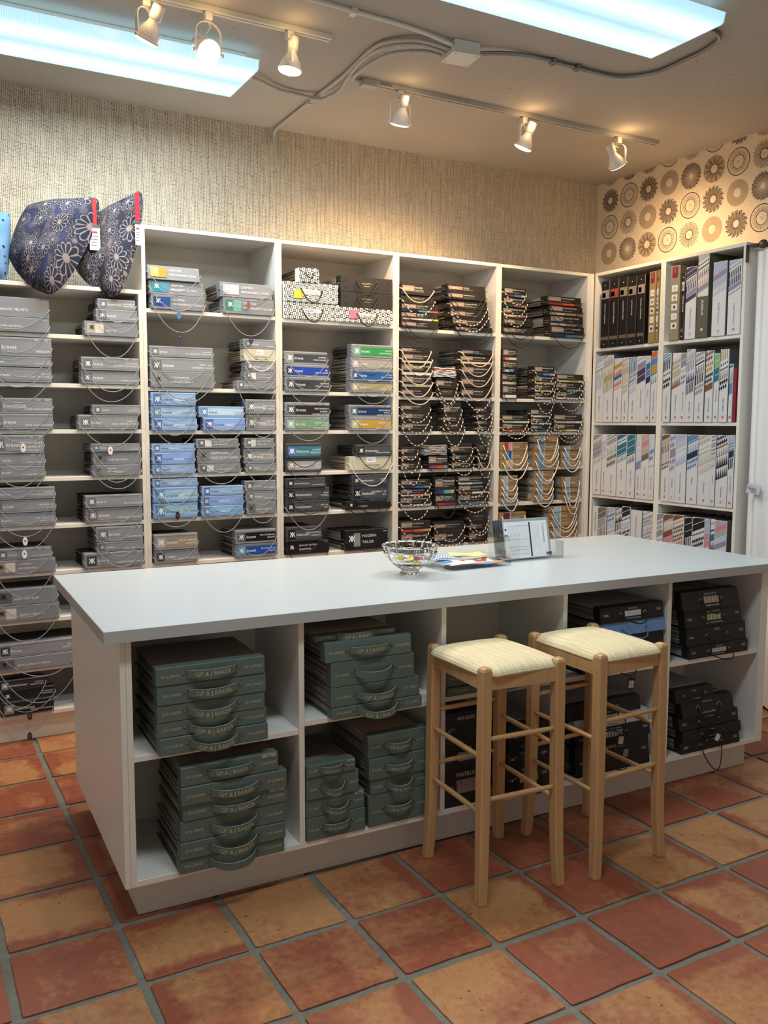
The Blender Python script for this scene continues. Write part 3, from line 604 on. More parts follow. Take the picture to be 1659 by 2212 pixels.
stack('C', 2, 'right', [(759.4, 849, 742.7, 'k', k('CACTUS|COLOR VALUES', st='2f8d4e', lg='6fa58c', d='grey binder with green stripe')), (757, 849, 771.2, 'k', k('SLATE|COLOR VALUES', st='9c9a95', lg='b0b0ae', d='grey binder with pale grey stripe')), (757, 849, 797.3, 'k', k('DENIM|COLOR VALUES', st='1f5a9e', lg='2a5288', d='grey binder with denim blue stripe')), (757, 848, 822.5, 'k', k('KHAKI|COLOR VALUES', st='a39a74', lg='b7b19a', d='grey binder with khaki stripe'))])
stack('C', 3, 'left', [(613.7, 712.2, 868.7, 'k', k('PERFORMANCE|SYNERGY|WOVEN COLORS', st='1e1d1f', lg='4d5054', yr=1, d='grey binder with black stripe')), (613.7, 711.4, 900.5, 'k', k('PERFORMANCE|CYPRESS|WOVEN COLORS', st='6f9b78', lg='8fb3a8', yr=1, d='grey binder with sage green stripe'))])
stack('C', 3, 'right', [(753.7, 844.8, 874.4, 'k', k('PERFORMANCE|INDIGO|WOVEN COLORS', st='15375f', lg='4d6478', yr=1, d='grey binder with navy stripe')), (755.3, 845.6, 901.3, 'k', k('PERFORMANCE|FRESCO|WOVEN COLORS', st='b69337', lg='b8b78c', yr=1, d='grey binder with mustard stripe'))])
stack('C', 4, 'left', [(613.2, 694.6, 958.2, 'd', k('COLORS|PEACOCK', br='kravetcouture', st='3e7d8e', lg='3c6fb4', d='charcoal binder with teal stripe')), (613.7, 695, 990.8, 'd', k('COLORS|PEARL', br='kravetcouture', st='a3a3a4', lg='8e8e90', d='charcoal binder with silver stripe'))])
stack('C', 4, 'right', [(769.5, 844.8, 960.7, 'd', k('MODERN OUTDOOR', br='kravetcouture')), (754.5, 845.6, 986.4, 'x', {'drop': 50})])
stack('C', 5, 'left', [(614.2, 702.9, 1033.9, 'd', k('LUXURY VELVETS II', br='kravetcouture')), (614.5, 711.4, 1055.9, 'd', k('LINEN|TEXTURES', br='kravetcouture')), (615.3, 711.4, 1083.6, 'd', k('WINDSOR|SMITH', br='kravetcouture', cord='gy', drop=50))])
stack('C', 5, 'right', [(760.2, 835.9, 1026.6, 'd', k('ALPACA|WOOL', br='kravetcouture')), (760.2, 835.9, 1050.2, 'd', k('MODERN LUXE|SILK', br='kravetcouture', lg='0c0c0d')), (748, 844, 1083.6, 'b', k('|TORRE PRINTS', lay='big', lg='101012,101012', drop=26))])
stack('C', 6, 'left', [(614.5, 695, 1140, 'd', k('ASIAN INFLUENCE|GRAPHITE', br='kravetcouture', lg='0c0c0d')), (615.3, 710.9, 1172, 'b', k('BARCLAY BUTERA|SAGAMORE', lay='big', lg='0c0d10,0c0d10'))])
stack('C', 6, 'right', [(745.6, 837.5, 1146.2, 'b', k('MODERN|TAILOR', lay='big', lg='16181d,8f8f8c', drop=24))])
# --- fourth bay
stack('D', 1, 'left', [(865.8, 936, 607.7, 'f', k('FAUX FUR|Snow Mantle', cord='be', drop=30)), (864, 938, 635.5, 'f', dict(big=1, drop=34)), (861, 947, 653.8, 'f', k('BELLA DURA MODERN|Indoor/Outdoor', s='1d2a50,4c8fa2,d9574e', cord='bk')), (861, 947, 672.2, 'f', k('BELLA DURA MODERN|Indoor/Outdoor', s='a7a19f,cfd3d0,d3dc3c', cord='bk')), (861, 946.5, 689.9, 'f', k('INDOOR/OUTDOOR|PERFORMANCE', cord='bk', drop=40))])
stack('D', 1, 'right', [(967, 1048, 612, 'f', k('MANCHESTER|PERFORMANCE', cord='bk')), (967.2, 1049.5, 628.4, 'f', k('PERFORMANCE BOUCLE|', cord='bk')), (971, 1052.6, 646, 'f', k('MENSWEAR TEXTURES|Outdoor Plaid')), (972.6, 1054.9, 666, 'f', k('PERFORMANCE|CHENILLE')), (977.2, 1058, 685.3, 'f', k('PERFORMANCE UPHOLSTERY|', cord='bk')), (982.6, 1064, 703, 'f', k('PERFORMANCE VELVETS|', cord='bk', drop=34))])
stack('D', 2, 'left', [(860.7, 929.6, 746.8, 'f', k('WOOL|Blends', cord='be')), (861, 932.5, 762.9, 'f', k('WIDE NATURAL SHEERS|Natural Moonbeam', s='c5bba6,b9b2a6,d5cfc2', cord='be')), (861, 932.5, 783.7, 'f', k('WIDE NATURAL SHEERS|Natural Breeze', s='dcdad5,dcdad5', cord='be')), (862, 933, 810.6, 'f', k('WIDE NATURAL SHEERS|Natural Breeze', s='9da29a,c4bd8f,9aa1a8', cord='be')), (862, 933.4, 836.7, 'f', k('WIDE SHEERS|', cord='be'))])
stack('D', 2, 'middle', [(941.6, 987, 815.2, 'f', k('OPEN VIEW|', drop=48)), (941.6, 988, 839, 'f', dict(big=1, drop=30))])
stack('D', 2, 'right', [(996.4, 1063, 753, 'f', k('WIDE LINEN|BLEND SHEER', cord='be')), (994, 1063, 766.8, 'f', k('WIDE NATURAL SHEERS|', s='cfc4b2,cfc4b2', cord='be')), (997, 1063, 786, 'f', k('MODERN WINDOW|', cord='be')), (995.7, 1063, 811.4, 'f', k('NATURAL SHEERS|', cord='be')), (995.7, 1062, 836, 'f', k('TEXTURAL SILK|', drop=42))])
stack('D', 3, 'left', [(859.6, 929.3, 871.5, 'f', k('WIDE WINDOW|')), (859.6, 929.6, 888.4, 'f', k('WIDE WINDOW &|BEDDING SOLIDS')), (859.6, 931, 908.4, 'f', k('TEXTURAL FAUX SILK|', drop=44))])
stack('D', 3, 'middle', [(958, 996.4, 869, 'f', k('ENHANCED|TEXTURE', drop=40)), (956.5, 998.8, 896.9, 'f', k('STANDARD|', drop=34)), (955.7, 1002.6, 913, 'f', dict(big=1, drop=44))])
stack('D', 3, 'right', [(1028, 1061.5, 878.5, 'f', k('SOFT|TOUCH')), (1028, 1061.8, 893, 'f', k('LIVED|IN', drop=36)), (1031, 1062, 906, 'f', k('COTTON|WEAVE', drop=34)), (1030.3, 1062, 919, 'f', k('COTTON|', drop=40))])
stack('D', 4, 'left', [(858, 902, 966, 'f', k('SILK TEXTURES|')), (858.8, 905, 981.5, 'f', k('SHANTUNG SILK|', drop=34)), (859.6, 908.8, 996.8, 'f', k('DUPIONI|', drop=44))])
stack('D', 4, 'second', [(925.7, 967.2, 984.5, 'f', k('THREADLINE|PERFORMANCE', s='8f3b4e,c9492e,8d8a96', cord='bk', drop=42))])
stack('D', 4, 'third', [(972.6, 1020.3, 958.4, 'f', k('WASHABLE COTTON|CLOTH')), (975.7, 1021.8, 980, 'f', k('LUXE TEXTURE|')), (975, 1022.6, 995.3, 'f', k('OTTOMAN SILKS|', drop=24))])
stack('D', 4, 'right', [(1029.5, 1052.6, 958.4, 'f', dict(big=1, drop=26)), (1031, 1057.2, 976.9, 'f', dict(big=1, cord='be', drop=28)), (1031.8, 1058.7, 995.3, 'f', k('LINEN|', drop=32))])
stack('D', 5, 'left', [(859.6, 929.6, 1036.8, 'f', k('KENDALL WILKINSON|', s='1c2f57,3d62ab,4d9a66')), (859.6, 930, 1056.8, 'f', k('KENDALL WILKINSON|', s='b8b6c6,d98576,d8bfae')), (860.4, 930, 1074.5, 'f', k('KENDALL WILKINSON|', s='9b9da0,b0bfc2,b0bfc2', drop=40))])
stack('D', 5, 'middle', [(939.6, 982.6, 1031.4, 'f', k('THREADLINE|PERFORMANCE', s='24457a,5aa0b4,b4b94a', cord='bk', drop=34)), (940.3, 986, 1069, 'f', k('THREADLINE|PERFORMANCE', s='b22f3e,7a3350,5b3a5a', cord='bk', drop=40))])
stack('D', 5, 'right', [(989, 1054.9, 1029, 'f', k('LUXE ABSTRACTIONS|', s='d5d3cf,7f8894,2b2b2d')), (989.5, 1056.4, 1048.3, 'f', k('LUXE ABSTRACTIONS|', s='5c4a34,d0cdc8,b08f93')), (989, 1056.4, 1069, 'f', k('LUXE ABSTRACTIONS|', s='456e85,5b8790,7e7e7c', drop=30))])
stack('D', 6, 'left', [(858.8, 929.6, 1127.5, 'f', k('WATERCOLOR|', s='bd3c2f,d26b56,c09435')), (858.8, 930.3, 1152.9, 'f', k('MODERN HOME|', s='4f7f84,4f7f84,6e93a0', drop=24))])
stack('D', 6, 'middle', [(936.5, 1003, 1129, 'f', k('BRUSHED COTTON & LINEN|')), (937, 1004, 1146, 'f', k('LINENS|', drop=20))])
stack('D', 6, 'right', [(1012.6, 1054, 1109, 'f', dict(big=1, drop=34)), (1012.6, 1054, 1129.8, 'f', k('FAUX SATIN|')), (1012.6, 1054, 1145, 'f', k('LINEN|', drop=20))])
# --- corner bay
stack('E', 1, 'left', [(1082.4, 1136, 619.6, 'f', k('KENDALL WILKINSON|', s='4a3a3e,4a6da6,a7b4bd')), (1082, 1137.3, 640.3, 'f', k('KENDALL WILKINSON|', s='24403c,7a4870,b98f72')), (1081.6, 1137.3, 662, 'f', k('KENDALL WILKINSON|', s='cbb89c,c0a78a,8b8580')), (1081, 1151.8, 683.7, 'f', k('PERFORMANCE|CHENILLE', cord='bk')), (1080.9, 1154, 702.5, 'f', k('CLEANABLE CRYPTON|PERFORMANCE', cord='bk', drop=40))])
stack('E', 1, 'right', [(1182.9, 1255.2, 638, 'f', k('COLOR STUDIO MODERN|', s='a52a4c,d1532a,4a3a42', cord='bk')), (1187.2, 1258, 658.4, 'f', k('COLOR STUDIO MODERN|', s='b7b1a6,8f8268,a4672f', cord='bk')), (1188.7, 1259.6, 680, 'f', k('COLOR STUDIO MODERN|', s='a5a6aa,77787c,4d4b50', cord='no')), (1190, 1261.5, 703.2, 'f', k('COLOR STUDIO MODERN|', s='1c3252,3f6a94,4b7d88', cord='bk', drop=40))])
stack('E', 2, 'left', [(1079.5, 1116.4, 752.4, 'f', k('CRYPTON|PERFORMANCE', s='d07e80,d8bfa0,c7c9c4', cord='bk', drop=40)), (1080.2, 1115.6, 778.4, 'f', k('CRYPTON|PERFORMANCE', s='b9c9d9,8fb2dc,2c3346', cord='bk', drop=36)), (1079.5, 1116, 804.5, 'f', k('CRYPTON|PERFORMANCE', s='bdbdb8,d5cf8c,8b8b88', cord='no')), (1078.5, 1115.6, 831.2, 'f', k('CRYPTON|PERFORMANCE', s='dad9d4,dad9d4,dad9d4', cord='bk', drop=30))])
stack('E', 2, 'middle', [(1154.4, 1197.4, 790, 'f', k('NATURAL LUXURY|', s='2b3a66,4f83bb,86b5cf')), (1154, 1197.4, 811.7, 'f', k('NATURAL LUXURY|', s='d7b294,8fb08c,a9c4ae', drop=34)), (1154, 1197.4, 831, 'f', k('NATURAL LUXURY|', s='d8ca62,c9c3a0,cfcfca', drop=38)), (1154, 1197.4, 847, 'f', k('NATURAL LUXURY|', s='d2d2cd,b2b2ae,b2b2ae', drop=44))])
stack('E', 2, 'right', [(1201.7, 1260.5, 807.6, 'f', k('LUXE HOME|', s='b9ae93,9c8f3f,c8c4ae')), (1200.5, 1260.3, 826.2, 'f', k('LUXE HOME|', s='232c56,4c8892,7fb0b4', drop=32)), (1200.5, 1259.5, 845.7, 'f', k('LUXE HOME|', s='d9d8d4,b5b7ba,d5d4d0', drop=38))])
stack('E', 3, 'left', [(1077, 1141, 896.2, 'f', k('NATURAL NUANCES|', s='86b19f,a9c4a8,bdd0bb')), (1077, 1140.2, 915, 'f', k('NATURAL NUANCES|', s='c9502f,7d5a2c,8f2a2a', drop=26))])
stack('E', 3, 'middle', [(1146, 1188.7, 883.9, 'f', k('LUXE|', s='d3ccc6,b0b0ae', drop=26)), (1146, 1189, 902.7, 'f', k('COLOR|STUDIO', s='8fb7c1,a9c2d3,b3c7dc', drop=30)), (1146, 1189.4, 917.9, 'f', k('COLOR|STUDIO', s='2a4d74,31588a,2d3e66', drop=30))])
stack('E', 3, 'right', [(1195.9, 1257.4, 894.7, 'f', k('NATURAL NUANCES|', s='9c9e9d,c5b9b3,d5d4cf')), (1195.2, 1256.7, 915.7, 'f', k('NATURAL NUANCES|', s='8b8a3f,d3c2ae,a7aba9', drop=36))])
stack('E', 4, 'left', [(1076.5, 1140.2, 955.8, 't', k(s='b32a30,d88f90', d='kraft box with red label')), (1076.5, 1141.7, 975, 't', k(s='5c9266,3c70b4,1f3f94', d='kraft box with blue label')), (1076.8, 1142.4, 993.8, 't', k(s='a9c08c,d8c254,cf9aa4', d='kraft box with yellow label'))])
stack('E', 4, 'middle', [(1155, 1206, 941, 't', k(s='7c97ab', drop=50)), (1156.9, 1208, 955.5, 't', k(s='7f93a4')), (1153.2, 1208, 974.3, 't', k(s='7e9ab0')), (1152.5, 1208, 988.7, 't', k(s='6f93b4'))])
stack('E', 4, 'right', [(1216, 1253, 963.4, 't', k(s='9fb4c0')), (1212.5, 1254, 972.8, 't', k(s='a8bcc4')), (1212.5, 1253.5, 989.5, 't', k(s='7a9cc4'))])
stack('E', 5, 'left', [(1077, 1118.2, 1028.5, 't', k(s='9fb3c2')), (1077, 1118.5, 1048, 't', k(s='8fb0cc')), (1077, 1118.5, 1061, 't', k(s='86a8c0')), (1077, 1118.5, 1073.4, 't', k(s='7ba4c4'))])
stack('E', 5, 'middle', [(1155.4, 1196.6, 1017.5, 't', k(s='7f9ca0')), (1153.2, 1195.9, 1032.9, 't', k(s='84a3ae')), (1154.7, 1195.9, 1049.5, 't', k(s='7f9fc0')), (1152.5, 1195.9, 1063.2, 't', k(s='8ea8b4'))])
stack('E', 5, 'right', [(1215, 1252, 1030.7, 't', k(s='9fb6c6', drop=60)), (1216, 1252, 1053.8, 't', k(s='7fa3c6')), (1216, 1252, 1066, 't', k(s='7f9fc2', drop=40))])
stack('E', 6, 'left', [(1078, 1135.9, 1108.8, 't', k(s='6a2440', d='kraft box with plum label')), (1078, 1140, 1130, 't', k(s='8fa9bd'))])
stack('E', 6, 'right', [(1187, 1246.5, 1095, 't', k(s='a9bfc6', drop=44)), (1187, 1247.3, 1107.4, 't', k(s='8fb0b4')), (1185.8, 1248, 1123.3, 't', k(s='7fa0b8')), (1185.8, 1248, 1139.2, 't', k(s='b9c2c4'))])
# paper tags on the handles of checkered boxes, built into their things
for nm, lb, c, fx, fz, sx, sz in (('sample_box', 'yellow-tagged checkered box', 'e0d43a', .25, .55, .05, .042), ('sample_box', 'pink-tagged checkered box', 'd0718c', .24, .2, .05, .045)):
    for ob in list(COL.objects):
        if ob.parent is None and str(ob.get('label', '')).startswith(lb):
            q = MB(); q.cbox(.055, .055+sx, -.0045, -.003, .02, .02+sz, flat(c), .0005); q.build('paper_tag', ob)
# folded swatches lying on top of small binders
def swatch_bundle(px0, px1, pyt, pyb, lb, seed, cols):
    rr = random.Random(seed); p0 = hit(px0, pyb, 1, -.01); p1 = hit(px1, pyt, 1, -.01); w = p1.x-p0.x; h = p1.z-p0.z
    root = empty('folded_swatch_bundle', (p0.x, -.02, p0.z), 0, lb, 'fabric'); n_ = 7
    for i in range(n_):
        q = MB(); z = h*i/n_; N = 10; th = h/n_*.72; mt = mat('swatch_'+cols[i % len(cols)], '#'+cols[i % len(cols)], .9, noise=.15, scale=120)
        a = rr.uniform(0, .008); b = w-rr.uniform(0, .01); top = []; bot = []
        for j in range(N+1):
            x = a+(b-a)*j/N; wv = .0016*math.sin(j*1.3+i)+(.004*(1-4*(j/N-.5)**2) if i < 5 else .004*4*(j/N-.5)**2); y = rr.uniform(-.004, .004)
            top.append((x, y, z+wv+th)); bot.append((x, y, z+wv))
        v = bot+top+[(x, .2, z_) for x, y, z_ in bot]+[(x, .2, z_) for x, y, z_ in top]; M_ = N+1; fs = []
        for j in range(N):
            fs += [(j, j+1, M_+j+1, M_+j), (M_+j, M_+j+1, 3*M_+j+1, 3*M_+j), (j+1, j, 2*M_+j, 2*M_+j+1)]
        fs += [(0, M_, 3*M_, 2*M_), (N, 2*M_+N, 3*M_+N, M_+N)]
        q.poly(v, fs, mt); q.build('folded_swatch', root)
swatch_bundle(935, 985, 795, 814.5, 'stack of folded white and coral swatches in the fourth bay', 1, ['c9c6c1', 'd2d0cc', 'b8b5b1', 'dddbd6', 'c9c6c1', 'b9685a', 'cfccc6'])
swatch_bundle(913, 966, 961, 983.8, 'curled bundle of pale grey swatches in the fourth bay', 2, ['a39d98', 'b5b0ab', '8f8a86', 'bdb8b2'])

# ================================================================ trim books on the right wall
TC = dict(g='8b8d92', b='5f7fae', t='2f6f86', n='22304f', k='1f1e20', o='b8912f', r='7c5236', p='8d86a0', s='b9a88f', v='a7b0cc', c='c9663a', l='b9c7d8', m='6b6a5e', e='7fb07a', u='4b3a5c', y='a89f72', w='d8d5cf', i='c7858f')
def trim_front(q, w, h, bands, title, dot, txtc='62666e'):
    """diagonal printed bands at the top, title reading down, round emblem at the foot"""
    sl = .42; z = h*1.0-.010; tot = sum(b[2] for b in bands) or 1
    def clip(poly):
        out = []; zm = h-.002
        for i in range(len(poly)):
            a, b = poly[i], poly[(i+1) % len(poly)]
            ia, ib = a[2] <= zm, b[2] <= zm
            if ia: out.append(a)
            if ia != ib: t = (zm-a[2])/(b[2]-a[2]); out.append((a[0]+(b[0]-a[0])*t, a[1], zm))
        return out
    x0, x1 = .0015, w-.0015; L = x1-x0
    for col, pat, th in bands:
        mt = flat(TC[col]); y = -.0007
        zt, zb = z, z-th
        def P(u, s): return (x0+u*L, y, zb+(zt-zb)*s+u*L*sl)
        def F(pts, m_=mt):
            c = clip(pts)
            if len(c) > 2: q.face(c, m_)
        n_ = max(3, int(L/.011))
        if pat == '-': F([P(0, 0), P(1, 0), P(1, 1), P(0, 1)])
        elif pat == '=':
            for s in (0, .4, .8): F([P(0, s), P(1, s), P(1, s+.2), P(0, s+.2)])
        elif pat == '#':
            for i in range(n_): F([P(i/n_, 0), P((i+.55)/n_, 0), P((i+.55)/n_, 1), P(i/n_, 1)])
        elif pat == 'z':
            for i in range(n_): F([P(i/n_, 0), P((i+1)/n_, 0), P((i+.5)/n_, 1)])
        elif pat == 'x':
            for i in range(n_):
                for s in (0, .5): F([P((i+(s))/n_ % 1, s), P(min(1, ((i+(s))/n_ % 1)+.5/n_), s+.25), P((i+s)/n_ % 1, s+.5), P(max(0, ((i+s)/n_ % 1)-.5/n_), s+.25)])
        elif pat == '.':
            for i in range(n_):
                c = P((i+.5)/n_, .5); r = min(th*.42, .0048); c and F([(c[0]+r*math.cos(a), y, c[2]+r*math.sin(a)) for a in [k_*math.pi/4 for k_ in range(8)]])
        elif pat == '^':
            F([P(0, .86), P(1, .86), P(1, 1), P(0, 1)])
            for i in range(n_): F([P((i+.25)/n_, 0), P((i+.75)/n_, 0), P((i+.55)/n_, .75), P((i+.45)/n_, .75)])
        z -= th+.004
    q.text(title, w*.46, z-.03, min(.0155, w*.36), flat(txtc), y=-.001, vert=True, maxw=max(.05, z-.03-.055))
    if dot: q.disc(w*.52, .028, min(.0075, w*.3), flat({'r': 'c1503c', 'o': 'c98f4a', 'y': 'b7ab7a', 'w': 'd9c9b9'}[dot]), -.001, 14); q.disc(w*.52, .028, min(.0032, w*.13), flat('e6c9bd'), -.0013, 8)
WB = mat('white_book_cover', '#d3d3d3', .4, noise=.015); WB2 = mat('book_edge_grey', '#5a5c60', .6, noise=.05); BB = mat('black_book_cover', '#1f1a18', .45, noise=.05); OB = mat('olive_book_cover', '#8d8468', .5, noise=.05); TB = mat('khaki_book_cover', '#93804e', .5, noise=.05); DB = mat('taupe_book_cover', '#5e594b', .5, noise=.05)
def bands(code, h):
    toks = code.split(); n_ = len(toks); th = max(.012, (.50*h)/n_-.004); return [(t[0], t[1], th*(1.25 if t[1] in '^x#z' else .8)) for t in toks]
DESW = dict(g='grey', b='blue', t='teal', n='navy', k='black', o='gold', r='brown', p='mauve', s='sand', v='lavender', c='rust', l='pale blue', m='olive grey', e='green', u='purple', y='khaki', w='white', i='pink')
def trim_row(row, col, items, sx, sy, x_off, y_off, scale):
    zs = RSH[row]
    for i, it in enumerate(items):
        xl, xr, yt, code, title, dot = it[:6]; kind = it[6] if len(it) > 6 else 'w'
        a = hit(x_off+xl/scale, y_off+yt/scale, 0, XR-.006); b = hit(x_off+xr/scale, y_off+yt/scale, 0, XR-.006)
        w = a.y-b.y-.0012; h = a.z-zs-.0005
        y0 = a.y
        lo, hi = (RY0-TH-.001, RY0-W2+TH+.001) if col == 0 else (RY0-W2-TH-.001, RY0-2*W2+TH+.001)
        if y0 > lo: w -= y0-lo; y0 = lo
        if y0-w < hi: w = y0-hi
        if w < .006: continue
        nm = {'w': 'white', 'k': 'black', 'o': 'olive', 't': 'khaki', 'd': 'taupe', 'r': 'red'}[kind]
        cs_ = DESW.get((code.split() or ['w-'])[-1][0], 'grey')
        lb = f"{nm} trim book" + (f" with {cs_} bands" if kind == 'w' and code else '') + f", {['first','second','third','fourth','fifth','sixth','seventh','eighth','ninth','tenth'][i]} from left, {['top','second','third','fourth'][row]} row, {['corner','curtain'][col]} side"
        root = empty('trim_book', (XR-.006+RND.uniform(-.002, .003), y0, zs+.0004), -math.pi/2, lb, 'book', f"trim books, {['corner','curtain'][col]} side")
        q = MB(); cov = {'w': WB, 'k': BB, 'o': OB, 't': TB, 'd': DB, 'r': mat('red_book_cover', '#8c2434', .5)}[kind]
        q.cbox(0, w, 0, .006, 0, h, cov, .0012); q.build('spine', root)
        q = MB(); q.box(.0005, .003, .0062, .26, 0, h-.001, WB2 if kind == 'w' else cov); q.build('cover', root)
        q = MB(); q.box(w-.003, w-.0005, .0062, .26, 0, h-.001, WB2 if kind == 'w' else cov); q.build('cover', root)
        if w > .014: q = MB(); q.box(.004, w-.004, .0065, .25, .004, h-.008, PG[2]); q.build('swatch_pages', root)
        q = MB()
        if kind == 'w': trim_front(q, w, h, bands(code, h) if code else [], title, dot)
        elif kind == 'k':
            q.quad(.004, w-.006, h*.73, h*.86, flat(it[7])); q.quad(.008, w*.5, h*.75, h*.82, flat('cfc6bb')); q.disc(w*.45, h*.93, .003, W0); q.disc(w*.45, h*.05, .003, W0)
            q.quad(.002, w-.002, h*.115, h*.165, flat('6d5a4d')); q.text(title, w*.42, h*.66, .012, W0, y=-.001, vert=True, maxw=h*.4)
            q.quad(w-.004, w, 0, h*.84, flat('4a4b4d')); q.quad(w-.004, w, h*.84, h, flat('8a8174'))
        elif kind in 'ot':
            q.quad(w*.2, w*.75, h*.84, h*.985, flat('7c2036')); q.text('trend', w*.42, h*.97, .012, flat('d8b7b7'), y=-.001, vert=True)
            for j, c in enumerate(['b9bac2', '8a8f9e', '5f5560', 'c6c4bd', '3e4a58']):
                z = h*(.70-.125*j); q.quad(w*.2, w*.78, z-.018, z+.018, flat('dcdad4')); q.disc(w*.49, z, .010, flat(c), -.001, 10)
        elif kind == 'd':
            q.quad(.001, w-.001, h*.5, h, WB); trim_front(q, w, h, [(a_, b_, c_*.9) for a_, b_, c_ in bands(code, h)], '', None); q.text(title, w*.4, h*.46, .022, W0, y=-.001, vert=True); q.disc(w*.5, .045, .009, flat('c9c3b0'), -.001, 12)
        tag(q.build('printed_label', root), kind='stuff')
R1 = (1275, 520, 4.32); R2 = (1275, 900, 4.32)
def TR(row, col, ref, items): trim_row(row, col, items, 0, 0, *ref)
TR(0, 0, R1, [(110, 188, 382, '', 'KENDALL WILKINSON', None, 'k', '9a958a'), (192, 274, 366, '', 'COLLECTION THREADS', None, 'k', 'a8483c'), (277, 356, 350, '', 'LUXE DETAILS TAPES', None, 'k', '8d8363'), (360, 443, 342, '', 'NATURAL HOME', None, 'k', '8c7c74'), (447, 520, 322, '', 'KENDALL WILKINSON', None, 'k', 'a08a8a'), (557, 622, 293, '', '', None, 't'), (628, 680, 275, '', '', None, 't')])
TR(0, 1, R1, [(752, 845, 242, '', '', None, 'o'), (858, 895, 300, '', 'VINTAGE HOUSE', None, 'k', 'c9c6c0'), (900, 1000, 252, 'u- u- k^ u# p- u-', 'Margaux Collection', 'y'), (1015, 1120, 140, 'g= k. k^ i^ g-', 'AURELIA', None, 'd'), (1155, 1282, 205, 'v- v- p- v- v^', 'Amalfi Collection', 'y'), (1300, 1425, 185, 'v- g. n# n# p- p.', 'Crepe Collection', 'r')])
TR(1, 0, R1, [(58, 126, 1082, 'v- v. g^ v#', 'Bali Collection', 'w'), (132, 220, 1072, 'm^ y^ y- y#', 'Aspen Collection', 'r'), (226, 301, 1100, 'l^ o- cz t- cz c.', 'Kandinsky Collection', 'r'), (304, 362, 1092, 'sx s- s# sx', 'Ottoman Collection', 'r'), (366, 440, 1087, 'b= t# px v^', 'Marbella Collection', 'r'), (442, 522, 1080, 'p. p- u- u-', 'Calais Collection', 'w'), (525, 568, 1076, 'l- t- b- n-', 'Florence', 'r'), (572, 645, 1030, 'c- b- o- t^', 'Performance Library', 'r')])
TR(1, 1, R1, [(690, 762, 1055, 'b= n# k. kx', 'Cordova Collection', 'r'), (768, 848, 1050, 'w- yx s- rz', 'Bohemian Luxe', 'r'), (850, 903, 1047, 'g- g- g. gx', 'Durban Collection', 'r'), (905, 985, 1015, 'p^ p# uz u#', 'Savanna Collection', 'r'), (990, 1075, 1040, 'gx k^ k# gx', 'St. Moritz Collection', 'r'), (1085, 1158, 1027, 'rx ox kx r-', 'Verona Collection', 'r'), (1160, 1210, 1052, 'e- e- t- t-', 'French Piping', 'r'), (1220, 1300, 1015, 'y# k. m^ kx', 'Atelier Collection', 'r'), (1302, 1338, 1150, 't^ b-', 'Rope', 'r'), (1342, 1368, 1190, '', '', None, 'r')])
TR(2, 0, R2, [(33, 106, 165, 'g- gz g- g- g^', 'Maris Collection', 'r'), (110, 158, 165, 'w- vx v^ w-', 'Waterfront Collection', 'r'), (160, 253, 165, 'g= g^ mx', 'Calvino Luxe', 'r'), (258, 347, 165, 't- t. t- t- t^', 'Seychelles', 'r'), (350, 426, 165, 't- t- t- n^', 'Cabo Collection', 'r'), (430, 481, 165, 'lx lx p-', 'Fergie Collection', 'r'), (483, 555, 165, 's- i- s- m-', 'Brush Fringe Collection', 'r'), (557, 606, 165, 'lx bx y.', 'Nice Collection', 'y')])
TR(2, 1, R2, [(672, 749, 165, 'r- s- r# s# mx', 'Montana Collection', 'r'), (751, 803, 165, 'px p- px', 'Somerset', 'y'), (805, 905, 165, 'v- v= v. vz', 'Somerset Collection', 'y'), (910, 1010, 168, 'b- b^ n- bx', 'Aspen', 'r'), (1015, 1135, 170, 'sx s. s^ s^', 'Chevalerie', 'r'), (1137, 1180, 170, 'g= g= sx', 'Romance', 'r'), (1185, 1294, 172, 'kx r^ kz kz', 'Taos Collection', 'o'), (1298, 1350, 172, 'v- b= n- n#', 'Sloane Collection', 'r')])
TR(3, 0, R2, [(22, 72, 830, '', 'Montage Collection', 'r'), (73, 150, 838, 'm- m- m# m#', '', 'r'), (160, 235, 842, 'v- bx v= g.', '', 'r'), (237, 298, 848, 'k^ kz m# kz mx', '', 'r'), (300, 378, 835, 'k- n- n. vx nx', '', 'r'), (380, 484, 868, '', 'French Piping & Cord', 'r'), (490, 580, 880, 'g. gx g^ gx g^', '', 'r')])
TR(3, 1, R2, [(625, 684, 898, 'g- gx g- g.', '', 'r'), (688, 774, 905, 'r- s^ r- i-', '', 'r'), (780, 880, 912, 'r- o. rx rx c#', '', 'r'), (885, 955, 935, 'k- k- k- u#', '', 'r'), (956, 1070, 935, 'k- k- k. kx', '', 'r'), (1072, 1118, 950, 'v- v- i- i-', '', 'r'), (1124, 1164, 955, 'e. n. t- kz', '', 'r'), (1166, 1278, 965, 'p= i- g= l- p-', '', 'r')])

